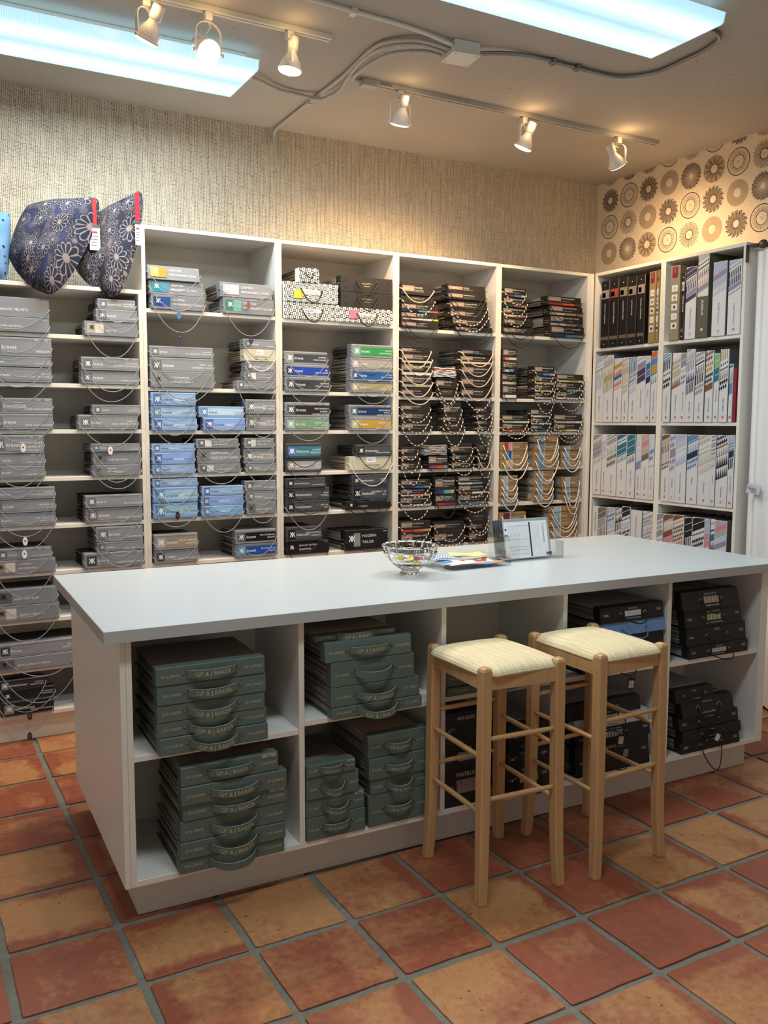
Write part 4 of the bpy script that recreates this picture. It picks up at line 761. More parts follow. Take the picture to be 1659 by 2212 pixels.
# ================================================================ cases in the island cubbies
def strap(root, xa, xb, za, bulge, hang, w, mt, txt=None):
    q = MB(); N = 14; L = xb-xa; hw = .0115
    def yy(x): t = (x-xa)/L; return -.002-bulge*(1-abs(2*t-1)**2.6)
    def zz(x): t = (x-xa)/L; return za-hang*(1-abs(2*t-1)**2.6)
    for i in range(N):
        a, b = xa+L*i/N, xa+L*(i+1)/N
        p = [(a, yy(a), zz(a)-hw), (b, yy(b), zz(b)-hw), (b, yy(b), zz(b)+hw), (a, yy(a), zz(a)+hw)]
        q.face(p, mt); q.face([(x, y+.003, z) for x, y, z in p][::-1], mt)
        q.face([p[3], p[2], (p[2][0], p[2][1]+.003, p[2][2]), (p[3][0], p[3][1]+.003, p[3][2])], flat('c9c6b4')); q.face([p[1], p[0], (p[0][0], p[0][1]+.003, p[0][2]), (p[1][0], p[1][1]+.003, p[1][2])], mt)
    if txt:
        vs, fs, wd = tmesh(txt); s = min(.021, L*.72/wd/1.0)
        q.poly([((xa+xb)/2-wd*s/2+a*s, yy((xa+xb)/2-wd*s/2+a*s)-.0008, zz((xa+xb)/2-wd*s/2+a*s)-.0072+b*s) for a, b in vs], fs, GOLD)
    o = q.build('handle_strap', root)
    for x in (xa, xb):
        r = MB(); pts = [(x-.0025, -.003, za-.013), (x+.0025, -.003, za-.013), (x+.0025, -.003, za+.013), (x-.0025, -.003, za+.013)]
        r.tube(pts, .0011, BRASS, 5, closed=True); r.build('slot_ring', root)
def case(root, w, h, kind, o, rnd):
    base = BASE[kind]; hd = .042; dep = o.get('dep', .30); sh = o.get('sh', .02 if kind == 'g' else .14)*h
    q = MB(); q.cbox(0, w, 0, hd, 0, h, base, .002, sh); q.build('spine', root)
    q = MB(); q.box(.001, w-.001, hd+.0005, dep+.01, 0, .003, base); q.build('cover_board', root)
    pages(root, w, h*.92, hd+.0005+max(0, sh), dep, rnd, [TAN[0], PG[2], PG[0], PG[3], TAN[2]] if kind == 'g' else [PG[0], PG[3], PG[4]], z0=.004)
    q = MB(); s = sh/h if h else 0
    if kind == 'g':
        tw = min(.07, w*.165)
        q.text('GP & J BAKER', w*.045, h*.42, .0115, GOLD, maxw=tw, shear=s); q.text('GP & J BAKER', w-w*.03, h*.42, .0115, GOLD, al='R', maxw=tw, shear=s)
        if o.get('t'): 
            for i, t in enumerate(o['t'].split('|')): q.text(t, w*.5, h*.66-.014*i, .0125, flat('8f8a6e'), al='C', shear=s)
        if o.get('yr'): q.quad(w*.82, w*.97, h*.78, h*.99, flat('9aa09b'), -.001); q.text('2024', w*.895, h*.81, h*.14, K0, y=-.0014, al='C')
        tag(q.build('printed_label', root), kind='stuff')
        xa, xb = w*.5-min(.088, w*.225), w*.5+min(.088, w*.225)
        strap(root, xa, xb, h*.52, o.get('bu', .018), o.get('hg', .012), w, base, None if o.get('plain') else 'GP & J BAKER')
        for x in (xa-.010, xb+.010):
            r = MB(); r.lathe([(.0001, -.003), (.003, -.0022), (.004, 0)], BRASS, 8, Matrix.Translation((x, 0, h*.55)) @ Matrix.Rotation(math.pi/2, 4, 'X') @ Matrix.Scale(-1, 4, (0, 0, 1))); r.build('rivet', root)
    else:
        wc = flat('cfcfcd') if kind != 'h' else K0
        if o.get('t'): q.text(o['t'], w*.5, h*.74, h*.15, wc, al='C', maxw=w*.4, shear=s)
        if o.get('cc', 1): q.text('C&C', .014, h*.42, .014, wc, shear=s); q.text('C&C', w-.014, h*.5, .014, wc, al='R', shear=s)
        if o.get('sub'): q.text(o['sub'], w*.5, h*.14, h*.13, wc, al='C', maxw=w*.42, shear=s)
        if o.get('lb'):
            a, b = w*.5-.042, w*.5+.042; y0 = -.0012; mt = flat(o['lb'])
            q.face([(a, y0+s*h*.32, h*.32), (b, y0+s*h*.32, h*.32), (b, y0+s*h*.66, h*.66), (a, y0+s*h*.66, h*.66)], mt)
            for i in range(5): x = a+(b-a)*(.1+.18*i); q.face([(x, y0-.0005+s*h*.34, h*.34), (x+.004, y0-.0005+s*h*.34, h*.34), (x+.008, y0-.0005+s*h*.64, h*.64), (x+.004, y0-.0005+s*h*.64, h*.64)], flat(o.get('lb2', '8d8a84')))
        if q.f: tag(q.build('printed_label', root), kind='stuff')
        xs = (w*.5-.062, w*.5+.062)
        for x in xs:
            r = MB(); R_ = o.get('er', .006); r.tube([(x+R_*math.cos(t*math.pi/6), -.001+s*h*.48, h*.48+R_*math.sin(t*math.pi/6)) for t in range(12)], .0016, METAL, 5, closed=True); r.build('eyelet', root)
        dr = o.get('drop', .035); r = MB(); xa, xb = xs; sk = o.get('sk', .5)
        pts = [(xa, .004, h*.48)]
        for i in range(17):
            t = i/16; hang = math.sin(math.pi*t)**.8; pts.append((xa+(xb-xa)*t+sk*.03*math.sin(math.pi*t)*t*2, -.004-.028*math.sin(math.pi*t)+s*h*.48*(1-math.sin(math.pi*t)), h*.48-.002-dr*hang))
        if o.get('tg'):
            m_ = pts[9]; tq = MB(); T_ = Matrix.Translation((m_[0], m_[1]-.004, m_[2]-.002)) @ Matrix.Rotation(o.get('ta', .15), 4, 'Y')
            tq.cbox(-.017, .017, -.001, .001, -.052, -.004, flat('1b1b1d'), .0004, 0, T_); tg_ = tq.build('hang_tag', root); tq = MB(); tq.cbox(-.013, .013, -.0016, -.0012, -.046, -.016, flat(o['tg']), .0002, 0, T_); tq.build('swatch_chip', tg_)
        pts.append((xb, .004, h*.48)); r.tube(pts, .0024, CORD['bk'] if kind != 'u' else mat('blue_rope', '#5f8cc4', .6), 6); r.build('cord', root, True)
CUB = ['left-end', 'second', 'middle', 'fourth', 'right-end']
def cases(cub, lvl, side, rows, yoff=0., rz=0., ref='L'):
    rnd = random.Random(cub*10+lvl*3+len(side)); zs = ISH[cub] if lvl else BZ+.019
    yf = BY+yoff; tops = [hit_isl(r[0], r[2], yf)[1] for r in rows]; n_ = len(rows)
    la = IX0 if cub == 0 else div[cub-1]+.0095; lb_ = IX0+5*IU if cub == 4 else div[cub]-.0095; la += .003; lb_ -= .003
    zz = [0]*n_; hh = [0]*n_; cur = zs-.0007
    for i in range(n_-1, -1, -1): zz[i] = cur+.0012; hh[i] = max(.018, tops[i]-zz[i]); cur = zz[i]+hh[i]
    for i, r in enumerate(rows):
        zb, h = zz[i], hh[i]; jy = rnd.uniform(-.006, .006)
        xl = max(la, hit_isl(r[0], r[2]+10, yf)[0]); xr = min(lb_, hit_isl(r[1], r[2]+10, yf)[0]); kind, o = r[3], r[4] if len(r) > 4 else {}
        pos = 'top one' if i == 0 else ('bottom one' if i == n_-1 else ORD[i]+' from top')
        d = {'g': 'sage green handled case', 'n': 'black corded case', 'u': 'sky blue corded case', 'h': 'pale grey corded case'}[kind]
        lab = f"{d}, {pos}" + (f" of {side} stack" if side else '') + f", {'upper' if lvl else 'lower'} {CUB[cub]} island cubby"
        p = isl @ Vector((xl, yf+jy+o.get('dy', 0), zb)); root = empty('sample_case', p, ISL_A+o.get('rz', rz), lab, 'sample case', f"cases in {CUB[cub]} island cubby")
        case(root, xr-xl, h, kind, o, rnd)
g = lambda t='', **q: dict(t=t, **q)
cases(0, 1, '', [(336, 571.7, 1445.3, 'g', g('', hg=.0, bu=.02)), (339, 574.7, 1485, 'g', g('ORIGINALS', hg=.004)), (339, 572.6, 1528.2, 'g', g('COROMANDEL', hg=.012, bu=.024)), (339, 576.8, 1565.5, 'g', g('PONDICHERRY', hg=.014, bu=.03)), (343, 578.6, 1598.3, 'g', g('SIGNATURE PRINTS', hg=.014, bu=.03))], -.03)
cases(0, 0, '', [(391, 603, 1662.4, 'g', g('', hg=.0, yr=1)), (391, 619.4, 1704.2, 'g', g('BRIDPORT', hg=.01)), (395.7, 622.4, 1743, 'g', g('CORAL', hg=.008, yr=1)), (391, 619.4, 1780.2, 'g', g('SIGNATURE', hg=.014, bu=.026)), (389.8, 618, 1825, 'g', g('CHIFU', hg=.016, bu=.036)), (389.8, 616.5, 1862.3, 'g', g('Originals V', hg=.016, bu=.036, plain=1))], -.03)
cases(1, 1, '', [(690, 866, 1381, 'g', g('', hg=0, dy=.04)), (704.6, 891.8, 1393, 'g', g('', hg=0, sh=.12)), (716.8, 897, 1434.6, 'g', g('HOUSE SMALLS', hg=.01, plain=1, bu=.03)), (716.8, 908, 1489, 'g', g('FIESTA', hg=.01, bu=.03)), (716.8, 910.8, 1532, 'g', g('LINENS', hg=.016, bu=.034))], -.03)
cases(1, 0, 'left', [(657, 767, 1657, 'g', g('', hg=0, yr=1)), (657, 775, 1684, 'g', g('HOUSE|VELVET', hg=.018, bu=.03)), (657, 788.7, 1733, 'g', g('Kit Kemp|KIT LINEN', hg=.016, bu=.03, yr=1)), (657, 790, 1772.4, 'g', g('', hg=.002))], -.005)
cases(1, 0, 'right', [(797, 925, 1593.4, 'g', g('ESSENTIAL COLOUR II', hg=.006, bu=.024)), (797, 925, 1642, 'g', g('', hg=.004)), (801, 925, 1687, 'g', g('', hg=.012, bu=.03)), (797, 925, 1720.9, 'g', g('', hg=.004))], -.005)
cases(2, 1, '', [(966, 1120, 1452, 'g', g('', hg=0)), (964, 1190, 1488, 'g', g('', hg=.004, bu=.03))], 0.)
cases(2, 0, 'left', [(963, 1058, 1547, 'n', g('MATADISO')), (962, 1060, 1616, 'n', g('CAMEL', lb='7fa0b4')), (962, 1060, 1669, 'n', g('MARTELLO', lb='8c6f68', drop=.06))], 0.)
cases(2, 0, 'right', [(1100, 1190, 1572, 'n', g('EVORA', sub='CLARKE & CLARKE', cc=0)), (1098, 1192, 1629, 'n', g('CLARKE & CLARKE')), (1098, 1192, 1662, 'n', g('AVALON', lb='b9b07a', drop=.05))], 0.)
cases(3, 1, '', [(1299.6, 1435, 1315.5, 'n', g('BOTANIST', sub='DECORATIVE WEAVES', lb='cfcfd2', lb2='b5b5b9')), (1302, 1439, 1350, 'u', g('BOTANICAL WONDERS', cc=0, sub='CLARKE & CLARKE')), (1262, 1436, 1386, 'n', g('', cc=0)), (1262, 1430, 1425, 'n', g('CALYPSO', sub='INDOOR/OUTDOOR FABRICS', cc=0, er=.010, drop=.05, tg='b3ab8c'))], .0)
cases(3, 0, '', [(1227, 1384, 1530, 'n', g('', sub='CLARKE & CLARKE', cc=0, drop=.03)), (1242, 1399, 1559, 'h', g('AMAZONIA', sub='CLARKE & CLARKE', cc=0, tg='c9c6bd')), (1246, 1405, 1584, 'n', g('PRINCE OF PERSIA', lb='b9bcc4', lb2='5d6470', tg='8d8a80', sk=1.)), (1248, 1405, 1619, 'n', g('MANHATTAN', drop=.045))], .0)
cases(4, 1, '', [(1476, 1598, 1282, 'n', g('EDGEWORTH', sub='CLARKE & CLARKE', lb='b9a89a', lb2='6b5a52', cc=0, sh=.3, drop=.05, sk=-.2)), (1483.5, 1605, 1321.3, 'n', g('KALEIDOSCOPE', sub='DECORATIVE WEAVES', lb='8d8a4a', lb2='d9d6b8', sh=.2, sk=1.)), (1486, 1613, 1360, 'n', g('LUSSO', sh=.1, sk=1.)), (1488, 1614.7, 1399.4, 'n', g('DIFFUSION', sub='DECORATIVE WEAVES', lb='c3c0c4', lb2='aeabb0', sh=.02, sk=1.))], .0)
cases(4, 0, '', [(1460.7, 1541.5, 1494.3, 'n', g('MIAMI', sub='CLARKE & CLARKE', cc=0, drop=.01)), (1476, 1586, 1518.8, 'n', g('EQUINOX 2', sub='CLARKE & CLARKE', cc=0, er=.010, drop=.06, sh=.3)), (1471.7, 1597, 1555.7, 'n', g('LUCENT SHEERS', sk=.8, tg='d9d4cf', ta=.6)), (1474, 1598.6, 1583, 'n', g('METALLO', sub='CLARKE & CLARKE', cc=0, sk=1.)), (1470.8, 1596, 1606.3, 'n', g('BLACK + WHITE', drop=.105, sk=.1))], .0)

# ================================================================ stools
def stool(corners, seat_z, label):
    cx = sum(c[0] for c in corners)/4; cy = sum(c[1] for c in corners)/4
    root = empty('bar_stool', (cx, cy, 0), 0, label, 'stool', 'beech bar stools at the island')
    L = [(c[0]-cx, c[1]-cy) for c in corners]     # back-left, front-left, front-right, back-right at floor
    def leg_xy(i, z):
        x, y = L[i]; t = z/seat_z; f = .965-.035*max(0, t)+ (.045*max(0, 1-z/.22)**1.6); return x*f, y*f
    for i in range(4):
        q = MB(); secs = [0, .004, .05, .12, .22, .40, .60, .70, seat_z-.012, seat_z-.004, seat_z]; rings = []
        for z in secs:
            hw = .0185 if z > .3 else .0165+.002*(z/.3); 
            if z in (0,): hw -= .002
            if z == seat_z-.004: hw -= .003
            if z == seat_z: hw -= .008
            ch = .004; x, y = leg_xy(i, z); r = []
            for a, b in ((1, 1), (-1, 1), (-1, -1), (1, -1)):
                pa, pb = (x+a*hw, y+b*(hw-ch), z), (x+a*(hw-ch), y+b*hw, z)
                r += [pa, pb] if a*b > 0 else [pb, pa]
            rings.append(r)
        vs = [p for r in rings for p in r]; fs = [tuple(range(8))[::-1], tuple(range((len(secs)-1)*8, len(secs)*8))]
        for s in range(len(secs)-1):
            for j in range(8): fs.append((s*8+j, s*8+(j+1) % 8, (s+1)*8+(j+1) % 8, (s+1)*8+j))
        q.poly(vs, fs, BEECH); q.build('leg', root)
    def bar(i, j, z, name, r=None):
        a, b = Vector(leg_xy(i, z)+(z,)), Vector(leg_xy(j, z)+(z,)); q = MB()
        if r: q.tube([a.lerp(b, t/8) for t in range(9)], r, BEECH, 10, rf=lambda t: .82+.18*math.sin(math.pi*t)); return q.build(name, root, True)
        d = (b-a).normalized(); nrm = Vector((-d.y, d.x, 0)); hw, hh = .011, .021
        vs = [a+d*.0185*0+nrm*s*hw+Vector((0, 0, t*hh)) for s, t in ((-1, -1), (1, -1), (1, 1), (-1, 1))]+[b+nrm*s*hw+Vector((0, 0, t*hh)) for s, t in ((-1, -1), (1, -1), (1, 1), (-1, 1))]
        q.poly(vs, [(0, 1, 2, 3), (7, 6, 5, 4), (0, 4, 5, 1), (1, 5, 6, 2), (2, 6, 7, 3), (3, 7, 4, 0)], BEECH); return q.build(name, root)
    for i in range(4): bar(i, (i+1) % 4, seat_z-.052, 'seat_rail')
    for i, zz in ((0, (.29, .47)), (1, (.335, .53)), (2, (.29, .47)), (3, (.34, .53))):
        for z in zz: bar(i, (i+1) % 4, z, 'rung', .0088)
    q = MB(); N = 16; g_ = []
    xs = [leg_xy(i, seat_z-.02)[0] for i in range(4)]; ys = [leg_xy(i, seat_z-.02)[1] for i in range(4)]
    hx, hy = (max(xs)-min(xs))/2+.012, (max(ys)-min(ys))/2+.012
    for lay in (0, 1):
        for i in range(N+1):
            for j in range(N+1):
                u, v = 2*i/N-1, 2*j/N-1; ex = abs(u)**14; ey = abs(v)**14
                cc = max(0, (abs(u)-.80)/.2)*max(0, (abs(v)-.80)/.2)      # notch at the leg posts
                x, y = u*hx*(1-.14*cc), v*hy*(1-.14*cc)
                dome = (1-abs(u)**2.5)*(1-abs(v)**2.5)
                z = seat_z-.012+.020*dome**.6-.012*max(ex, ey) if lay == 0 else seat_z-.030
                g_.append((x*(1 if lay == 0 else .995), y*(1 if lay == 0 else .995), z))
    fs = []; M_ = (N+1)**2; id_ = lambda l, i, j: l*M_+i*(N+1)+j
    for i in range(N):
        for j in range(N): fs.append((id_(0, i, j), id_(0, i+1, j), id_(0, i+1, j+1), id_(0, i, j+1))); fs.append((id_(1, i, j), id_(1, i, j+1), id_(1, i+1, j+1), id_(1, i+1, j)))
    for i in range(N):
        fs += [(id_(0, i, 0), id_(1, i, 0), id_(1, i+1, 0), id_(0, i+1, 0)), (id_(0, i+1, N), id_(1, i+1, N), id_(1, i, N), id_(0, i, N)), (id_(0, 0, i+1), id_(1, 0, i+1), id_(1, 0, i), id_(0, 0, i)), (id_(0, N, i), id_(1, N, i), id_(1, N, i+1), id_(0, N, i+1))]
    q.poly(g_, fs, SEAT); q.build('woven_seat', root, True)
stool([(.604, -1.861), (.585, -2.205), (.880, -2.225), (.905, -1.861)], .762, 'beech bar stool with woven seat, left one, nearer the green cases')
stool([(1.012, -1.892), (1.014, -2.255), (1.321, -2.241), (1.321, -1.876)], .762, 'beech bar stool with woven seat, right one, before the black cases')

# ================================================================ on the worktop
def acrylic():
    n = NT('clear_acrylic'); out = n.t.nodes['Material Output']; t = n.n('BsdfTransparent'); t.inputs[0].default_value = (.985, .995, .992, 1); g = n.n('BsdfGlossy'); g.inputs['Roughness'].default_value = .04
    lw = n.n('LayerWeight'); lw.inputs[0].default_value = .25; mx = n.n('MixShader'); n.set(mx.inputs[0], n.math('ADD', .02, n.math('MULTIPLY', lw.outputs['Fresnel'], .35))); n.t.links.new(t.outputs[0], mx.inputs[1]); n.t.links.new(g.outputs[0], mx.inputs[2]); n.t.links.new(mx.outputs[0], out.inputs['Surface']); return n.m
GLASS = mat('crystal_glass', '#ffffff', .02, noise=0, trans=1, ior=1.5); ACRYL = acrylic()
bx_, by_ = .773, -1.440
q = MB(); pr = [(.0001, .004), (.038, .0), (.042, .006), (.036, .016), (.034, .022), (.046, .030), (.066, .044), (.086, .062), (.100, .080), (.106, .090), (.107, .095), (.103, .100), (.107, .108), (.111, .116), (.112, .121), (.108, .123), (.102, .118), (.097, .104), (.094, .092), (.084, .074), (.066, .055), (.046, .042), (.025, .034), (.0001, .032)]
q.lathe(pr, GLASS, 64, None, lambda j, i: 1-(.045 if 2 <= i <= 15 else 0)*(abs((j % 4)-2)/2)**1.5)
o = q.build('crystal_bowl', None, False, (bx_, by_, ZT)); tag(o, 'faceted crystal glass bowl of sweets on the white worktop', 'bowl')
rr = random.Random(5)
for i, c in enumerate(['d9c21f', 'e0cf3a', 'd9c21f', 'b8332c', 'cfcac0', 'd9b02a', '7c7a80', 'd9c21f', 'c9c3b2', 'd6c52e', '8a2f3a', 'd9d6cc']):
    a = i*2.4; r = .0 if i == 0 else (.022 if i < 6 else .048); z = .051 if i < 6 else .074
    q = MB(); q.lathe([(.001, -.02), (.006, -.017), (.002, -.012), (.0075, -.008), (.0085, 0), (.0075, .008), (.002, .012), (.006, .017), (.001, .02)], mat('candy_'+c, '#'+c, .3), 10, Matrix.Rotation(math.pi/2, 4, 'X'))
    o = q.build('wrapped_sweet', None, True, (bx_+r*math.cos(a), by_+r*math.sin(a), ZT+z)); o.rotation_euler = (rr.uniform(-.3, .3), rr.uniform(-.3, .3), a+1.2)
    tag(o, {'d9': 'yellow', 'e0': 'lemon yellow', 'b8': 'red', 'cf': 'cream', '7c': 'grey', 'c9': 'beige', 'd6': 'mustard', '8a': 'maroon'}[c[:2]]+' wrapped sweet in the crystal bowl', 'sweet', 'sweets in the crystal bowl')
# tray
root = empty('acrylic_tray', (.930, -1.440, ZT+.0004), .0, 'low clear acrylic tray of fabric pieces on worktop', 'tray'); tw, td, thh = .335, .225, .036
for nm, b in (('tray_floor', (0, tw, 0, td, 0, .003)), ('tray_wall', (0, tw, 0, .003, .0032, thh)), ('tray_wall', (0, tw, td-.003, td, .0032, thh)), ('tray_wall', (0, .003, .0032, td-.0032, .0032, thh)), ('tray_wall', (tw-.003, tw, .0032, td-.0032, .0032, thh))):
    q = MB(); q.cbox(*b, ACRYL, .0004); q.build(nm, root)
def cloth(name, x0, y0, lx, ly, z, rz, label, mt, amp=.006, seed=0, extra=None):
    q = MB(); N = 12; rr = random.Random(seed); ph = rr.uniform(0, 6); vs = []
    for lay in (0, 1):
        for i in range(N+1):
            for j in range(N+1):
                u, v = i/N, j/N; zz = amp*(math.sin(u*5+ph)+math.sin(v*6+ph*1.7)+math.sin((u+v)*7))/2+amp*1.5
                vs.append(((u-.5)*lx, (v-.5)*ly, zz-lay*.002))
    M_ = (N+1)**2; idx = lambda l, i, j: l*M_+i*(N+1)+j; fs = []
    for i in range(N):
        for j in range(N): fs += [(idx(0, i, j), idx(0, i+1, j), idx(0, i+1, j+1), idx(0, i, j+1)), (idx(1, i, j), idx(1, i, j+1), idx(1, i+1, j+1), idx(1, i+1, j))]
    for i in range(N): fs += [(idx(0, i, 0), idx(1, i, 0), idx(1, i+1, 0), idx(0, i+1, 0)), (idx(0, i+1, N), idx(1, i+1, N), idx(1, i, N), idx(0, i, N)), (idx(0, 0, i+1), idx(1, 0, i+1), idx(1, 0, i), idx(0, 0, i)), (idx(0, N, i), idx(1, N, i), idx(1, N, i+1), idx(0, N, i+1))]
    q.poly(vs, fs, mt); o = q.build(name, None, True, (x0, y0, z)); o.rotation_euler = (0, 0, rz); return tag(o, label, 'fabric')
def zig_mat(name, c1, c2, s):
    n = NT(name); o = n.obj(); sp = n.n('SeparateXYZ'); n.set(sp.inputs[0], o)
    z = n.math('ADD', n.math('MULTIPLY', sp.outputs[1], s), n.math('PINGPONG', n.math('MULTIPLY', sp.outputs[0], s), .5))
    n.set(n.b.inputs['Base Color'], n.mix(n.math('GREATER_THAN', n.math('FRACT', z), .5), lin(c1), lin(c2))); n.b.inputs['Roughness'].default_value = .9; return n.m
def dot_mat(name, c1, c2, s, th):
    n = NT(name); o = n.obj(); v = n.n('TexVoronoi'); n.set(v.inputs['Vector'], o); v.inputs['Scale'].default_value = s; v.inputs['Randomness'].default_value = .3
    n.set(n.b.inputs['Base Color'], n.mix(n.math('LESS_THAN', v.outputs['Distance'], th), lin(c1), lin(c2))); n.b.inputs['Roughness'].default_value = .9; return n.m
n = NT('abstract_print'); o = n.obj(); a = n.noise(o, 9, 1); b2 = n.n('VectorMath', operation='ADD'); n.set(b2.inputs[0], o); b2.inputs[1].default_value = (3.1, 1.7, 0); bb_ = n.noise(b2.outputs[0], 10, 1)
c = n.mix(n.math('GREATER_THAN', a, .56), lin('#e6e2d8'), lin('#5f8cc0')); c = n.mix(n.math('GREATER_THAN', bb_, .60), c, lin('#c8452a')); c = n.mix(n.math('LESS_THAN', bb_, .36), c, lin('#e09a2e'))
n.set(n.b.inputs['Base Color'], c); n.b.inputs['Roughness'].default_value = .9; ABST = n.m
cloth('fabric_swatch', 1.105, -1.365, .27, .13, ZT+.0095, .03, 'white fabric piece with blue and red abstract shapes in tray', ABST, .005, 1)
cloth('fabric_swatch', 1.02, -1.275, .17, .085, ZT+.026, .15, 'blue and white zigzag fabric piece at the tray back', zig_mat('blue_zigzag', '#2f6fa8', '#dfe6ea', 70), .004, 2)
cloth('fabric_swatch', 1.165, -1.265, .16, .085, ZT+.026, -.12, 'yellow dotted fabric piece at the tray back', dot_mat('yellow_dots', '#ead98a', '#c9a83a', 110, .25), .004, 3)
# file holder and clipboards
root = empty('acrylic_file_holder', (1.305, -1.370, ZT+.0004), 0., 'clear acrylic file holder of clipboards on worktop', 'file holder'); hw_, hd_ = .300, .155
for nm, b in (('base', (0, hw_, 0, hd_, 0, .004)), ('side_wall', (0, .004, 0, hd_, .0042, .115)), ('side_wall', (hw_-.004, hw_, 0, hd_*.9, .0042, .075)), ('back_wall', (.0042, hw_-.0042, hd_-.004, hd_, .0042, .11)), ('front_lip', (.0042, .055, 0, .004, .0042, .125)), ('front_lip', (hw_-.05, hw_-.0042, 0, .004, .0042, .075))):
    q = MB(); q.cbox(*b, ACRYL, .0004); q.build(nm, root)
PAPER = mat('white_paper', '#e9ebee', .6, noise=0); BRD = mat('clipboard_board', '#9fa5a6', .4, noise=.03); DKB = mat('dark_board', '#54585c', .4, noise=.03)
for i in range(5):
    main = i == 0
    dx, dy = (.008, .030) if main else (.004+.002*(i % 2), .034+.0165*i)
    root = empty('clipboard', (1.305+dx, -1.370+dy, ZT+.0056), .0, 'clipboard with white order form facing the room, front of the file holder' if main else f'dark-edged clipboard, {["","first","second","third","last"][i]} behind the order form in file holder', 'clipboard', 'clipboards in the file holder')
    root.rotation_euler = (-.20, 0, .0)
    q = MB(); q.cbox(0, .250, 0, .0035, 0, .176-.003*i, BRD if main else DKB, .001); q.build('board', root)
    if main:
        q = MB(); q.box(.004, .238, -.0008, -.0001, .004, .163, PAPER); q.build('order_form', root)
        q = MB(); ik = flat('2b2d30'); y = -.0012
        for t in range(17): q.quad(.022+t*.0068, .0225+t*.0068, .020, .145, flat('8b9097'), y)
        for z in (.020, .040, .052, .085, .145): q.quad(.022, .131, z, z+.0008, flat('6d727a'), y)
        q.quad(.138, .146, .008, .158, ik, y)
        for t in range(4): q.quad(.156+t*.011, .157+t*.011, .04, .152, flat('9a9fa6'), y)
        q.text('F. SCHUMACHER', .212, .148, .011, flat('3a3d42'), y=y, vert=True, maxw=.12)
        q.disc(.012, .130, .005, ik, y); q.quad(.006, .018, .102, .108, ik, y); tag(q.build('form_print', root), kind='stuff')
        q = MB(); q.cbox(.222, .250, -.006, -.0013, .012, .022, DKB, .001); q.build('clip', root)

# ================================================================ cushions on the low unit
def floral(name, base, c1, c2, sc):
    n = NT(name); o = n.n('UVMap').outputs[0]
    def fl(scale, off, petals, dens=.75):
        a = n.n('VectorMath', operation='ADD'); n.set(a.inputs[0], o); a.inputs[1].default_value = off
        v = n.n('TexVoronoi'); v.voronoi_dimensions = '2D'; n.set(v.inputs['Vector'], a.outputs[0]); v.inputs['Scale'].default_value = scale; v.inputs['Randomness'].default_value = dens
        d = n.n('VectorMath', operation='SUBTRACT'); n.set(d.inputs[0], a.outputs[0]); n.set(d.inputs[1], v.outputs['Position']); s = n.n('SeparateXYZ'); n.set(s.inputs[0], d.outputs[0])
        ang = n.math('ARCTAN2', s.outputs[1], s.outputs[0]); pet = n.math('ABSOLUTE', n.math('SINE', n.math('MULTIPLY', ang, petals/2)))
        r = n.math('DIVIDE', v.outputs['Distance'], n.math('ADD', .34, n.math('MULTIPLY', pet, .12)))
        ring = n.math('MULTIPLY', n.math('GREATER_THAN', r, .86), n.math('LESS_THAN', r, .99))
        petal = n.math('MULTIPLY', n.math('MULTIPLY', n.math('GREATER_THAN', pet, .38), n.math('LESS_THAN', r, .78)), n.math('GREATER_THAN', r, .22))
        return n.math('MAXIMUM', ring, petal), n.math('LESS_THAN', r, .99)
    p1, d1 = fl(sc, (0, 0, 0), 12, .6); p2, d2 = fl(sc*1.7, (.37, .11, 0), 10, .9); p3, d3 = fl(sc*3., (.17, .71, 0), 8)
    bl = n.noise(o, 7, 2); col = n.mix(n.ramp(bl, .46, .54), lin(base), lin(c1))
    col = n.mix(p3, col, lin('#0d1020')); col = n.mix(d2, col, n.mix(bl, lin(c1), lin(c2))); col = n.mix(p2, col, lin('#10152c'))
    col = n.mix(d1, col, lin(c2)); col = n.mix(p1, col, lin('#0d1330'))
    n.set(n.b.inputs['Base Color'], col); n.b.inputs['Roughness'].default_value = .8
    n.bump(n.noise(o, 260, 2), .4, .002); return n.m
